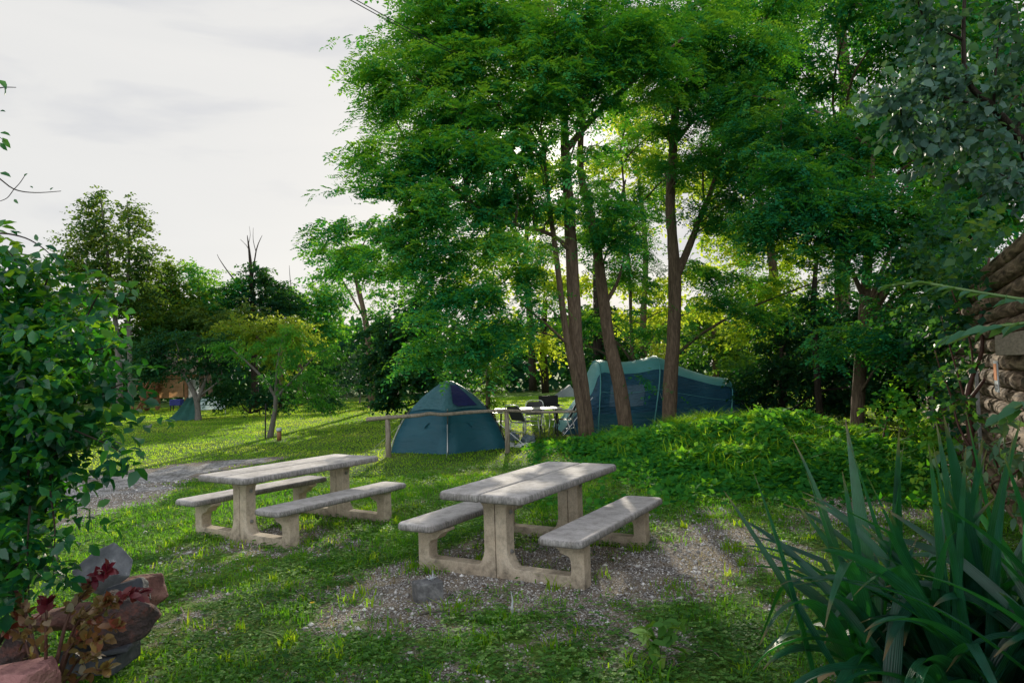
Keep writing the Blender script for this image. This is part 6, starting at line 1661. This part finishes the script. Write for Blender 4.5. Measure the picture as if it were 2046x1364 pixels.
# ------------------------------------------------------------------ red-leaved shrub at the lower left
root = at(90, 1330, 3.75); root[2] = gz(root[0], root[1])
t = empty('red_leaved_shrub', root, 'young shrub with red and bronze leaves in front of the rock pile', 'shrub')
m = MB(); rng = RS(503)
PL, DL, TL = [], [], []
for pl, tip_t in [([(85, 1320), (60, 1250), (30, 1190), (2, 1130)], .25), ([(92, 1320), (92, 1260), (93, 1205)], .08), ([(98, 1320), (130, 1250), (160, 1195), (190, 1155), (215, 1140)], .06), ([(102, 1325), (150, 1275), (200, 1225), (245, 1195), (285, 1185)], .18),
                  ([(100, 1330), (135, 1300), (165, 1280), (205, 1275)], .75), ([(105, 1335), (150, 1325), (185, 1310)], .8), ([(85, 1320), (50, 1280), (15, 1255)], .5), ([(110, 1340), (165, 1350), (215, 1335)], .85), ([(98, 1320), (160, 1240), (200, 1210), (215, 1200)], .75), ([(130, 1300), (150, 1250), (190, 1245), (235, 1250)], .65), ([(80, 1320), (70, 1290), (40, 1230)], .6)]:
    pts = smooth_pts([root]+[at(u, v, 3.72+.12*math.sin(u*.05)) for u, v in pl[1:]], 4)
    m.tube([q-root for q in pts], list(np.linspace(.011, .004, len(pts))), 6)
    n = len(pts)
    for i in range(n//3, n):
        for _ in range(4 if i < n-3 else 7):
            PL.append(pts[i]); d = pts[min(i+1, n-1)]-pts[max(i-1, 0)]
            DL.append(norm(d)*.5+rng.normal(0, .7, 3)+np.array([0, 0, .15])); TL.append(np.clip((tip_t if i > n*.6 else .8)+rng.normal(0, .1), 0, 1))
m.build('stem', MT['stem_red'], t, True)
n = len(PL)
link('foliage', leaves_mesh('foliage', np.array(PL)-root, np.array(DL), np.array([0, -.5, 1.])+rng.normal(0, .45, (n, 3)), .062*rng.uniform(.6, 1.2, n), .043*rng.uniform(.8, 1.1, n), np.array(TL), 1, .10), MT['red'], t)

# ================================================================== LIGHT
elev = math.asin(SUNV[2]); azim = math.atan2(SUNV[0], SUNV[1])
sun = bpy.data.lights.new('sun', 'SUN'); sun.energy = 5.0; sun.angle = math.radians(.53); sun.color = (1, .91, .74)
so = bpy.data.objects.new('sun', sun); C.objects.link(so)
so.rotation_euler = Vector(tuple(-SUNV)).to_track_quat('-Z', 'Y').to_euler()
w = bpy.data.worlds.new('World'); scene.world = w; w.use_nodes = True
nt = w.node_tree; N = nt.nodes; L = nt.links
for n_ in list(N): N.remove(n_)
out = N.new('ShaderNodeOutputWorld'); bg = N.new('ShaderNodeBackground'); bg.inputs['Strength'].default_value = .1
sky = N.new('ShaderNodeTexSky'); sky.sky_type = 'NISHITA'; sky.sun_disc = False; sky.sun_elevation = elev; sky.sun_rotation = azim
sky.air_density = 1.0; sky.dust_density = 1.0
tc = N.new('ShaderNodeTexCoord')
mp = N.new('ShaderNodeMapping'); mp.inputs['Scale'].default_value = (1.1, 1.1, 4.5); mp.inputs['Rotation'].default_value = (0, .35, 0)
L.new(tc.outputs['Generated'], mp.inputs['Vector'])
nz = N.new('ShaderNodeTexNoise'); nz.inputs['Scale'].default_value = 2.2; nz.inputs['Detail'].default_value = 6; nz.inputs['Roughness'].default_value = .5; nz.inputs['Distortion'].default_value = .4
L.new(mp.outputs[0], nz.inputs['Vector'])
rc = ramp(N, [(.36, (6.8, 6.9, 7.2)), (.50, (8.5, 8.42, 8.22)), (.72, (8.8, 8.68, 8.42))]); L.new(nz.outputs['Fac'], rc.inputs['Fac'])
# thin bright cloud low down, dimmed overhead for contrast, unseen sky behind the camera brightened as added fill
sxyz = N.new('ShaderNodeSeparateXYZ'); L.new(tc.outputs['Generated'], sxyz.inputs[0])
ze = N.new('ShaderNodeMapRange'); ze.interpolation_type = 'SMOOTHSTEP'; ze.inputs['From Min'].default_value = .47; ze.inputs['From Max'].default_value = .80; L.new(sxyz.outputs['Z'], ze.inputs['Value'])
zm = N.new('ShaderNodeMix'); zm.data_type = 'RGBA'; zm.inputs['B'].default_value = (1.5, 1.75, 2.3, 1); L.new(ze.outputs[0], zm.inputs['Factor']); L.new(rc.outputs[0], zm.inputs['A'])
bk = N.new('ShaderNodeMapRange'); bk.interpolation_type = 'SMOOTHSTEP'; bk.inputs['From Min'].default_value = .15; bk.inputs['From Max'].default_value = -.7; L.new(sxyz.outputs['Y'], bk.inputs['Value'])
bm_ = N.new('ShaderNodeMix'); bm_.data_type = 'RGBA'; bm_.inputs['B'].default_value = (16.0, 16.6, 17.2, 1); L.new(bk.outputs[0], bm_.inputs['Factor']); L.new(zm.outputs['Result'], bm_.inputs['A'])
# glow of thin cloud around the sun
dt = N.new('ShaderNodeVectorMath'); dt.operation = 'DOT_PRODUCT'; L.new(tc.outputs['Generated'], dt.inputs[0]); dt.inputs[1].default_value = tuple(SUNV)
pw = N.new('ShaderNodeMath'); pw.operation = 'POWER'; mxz = N.new('ShaderNodeMath'); mxz.operation = 'MAXIMUM'; mxz.inputs[1].default_value = 0
L.new(dt.outputs['Value'], mxz.inputs[0]); L.new(mxz.outputs[0], pw.inputs[0]); pw.inputs[1].default_value = 260
gl = N.new('ShaderNodeMix'); gl.data_type = 'RGBA'; gl.blend_type = 'ADD'; gl.inputs['B'].default_value = (14, 13, 11, 1)
L.new(pw.outputs[0], gl.inputs['Factor']); L.new(bm_.outputs['Result'], gl.inputs['A'])
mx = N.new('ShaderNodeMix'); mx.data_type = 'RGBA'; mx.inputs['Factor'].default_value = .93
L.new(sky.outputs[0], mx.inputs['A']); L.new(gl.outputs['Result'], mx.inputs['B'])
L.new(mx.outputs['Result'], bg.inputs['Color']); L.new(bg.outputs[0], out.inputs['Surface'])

scene.view_settings.view_transform = 'Standard'; scene.view_settings.look = 'None'; scene.view_settings.exposure = 0; scene.view_settings.gamma = 1
scene.render.engine = 'CYCLES'
cy = scene.cycles
cy.max_bounces = 5; cy.diffuse_bounces = 3; cy.glossy_bounces = 2; cy.transmission_bounces = 4; cy.transparent_max_bounces = 4
cy.sample_clamp_indirect = 6; cy.caustics_reflective = False; cy.caustics_refractive = False
cy.use_denoising = True
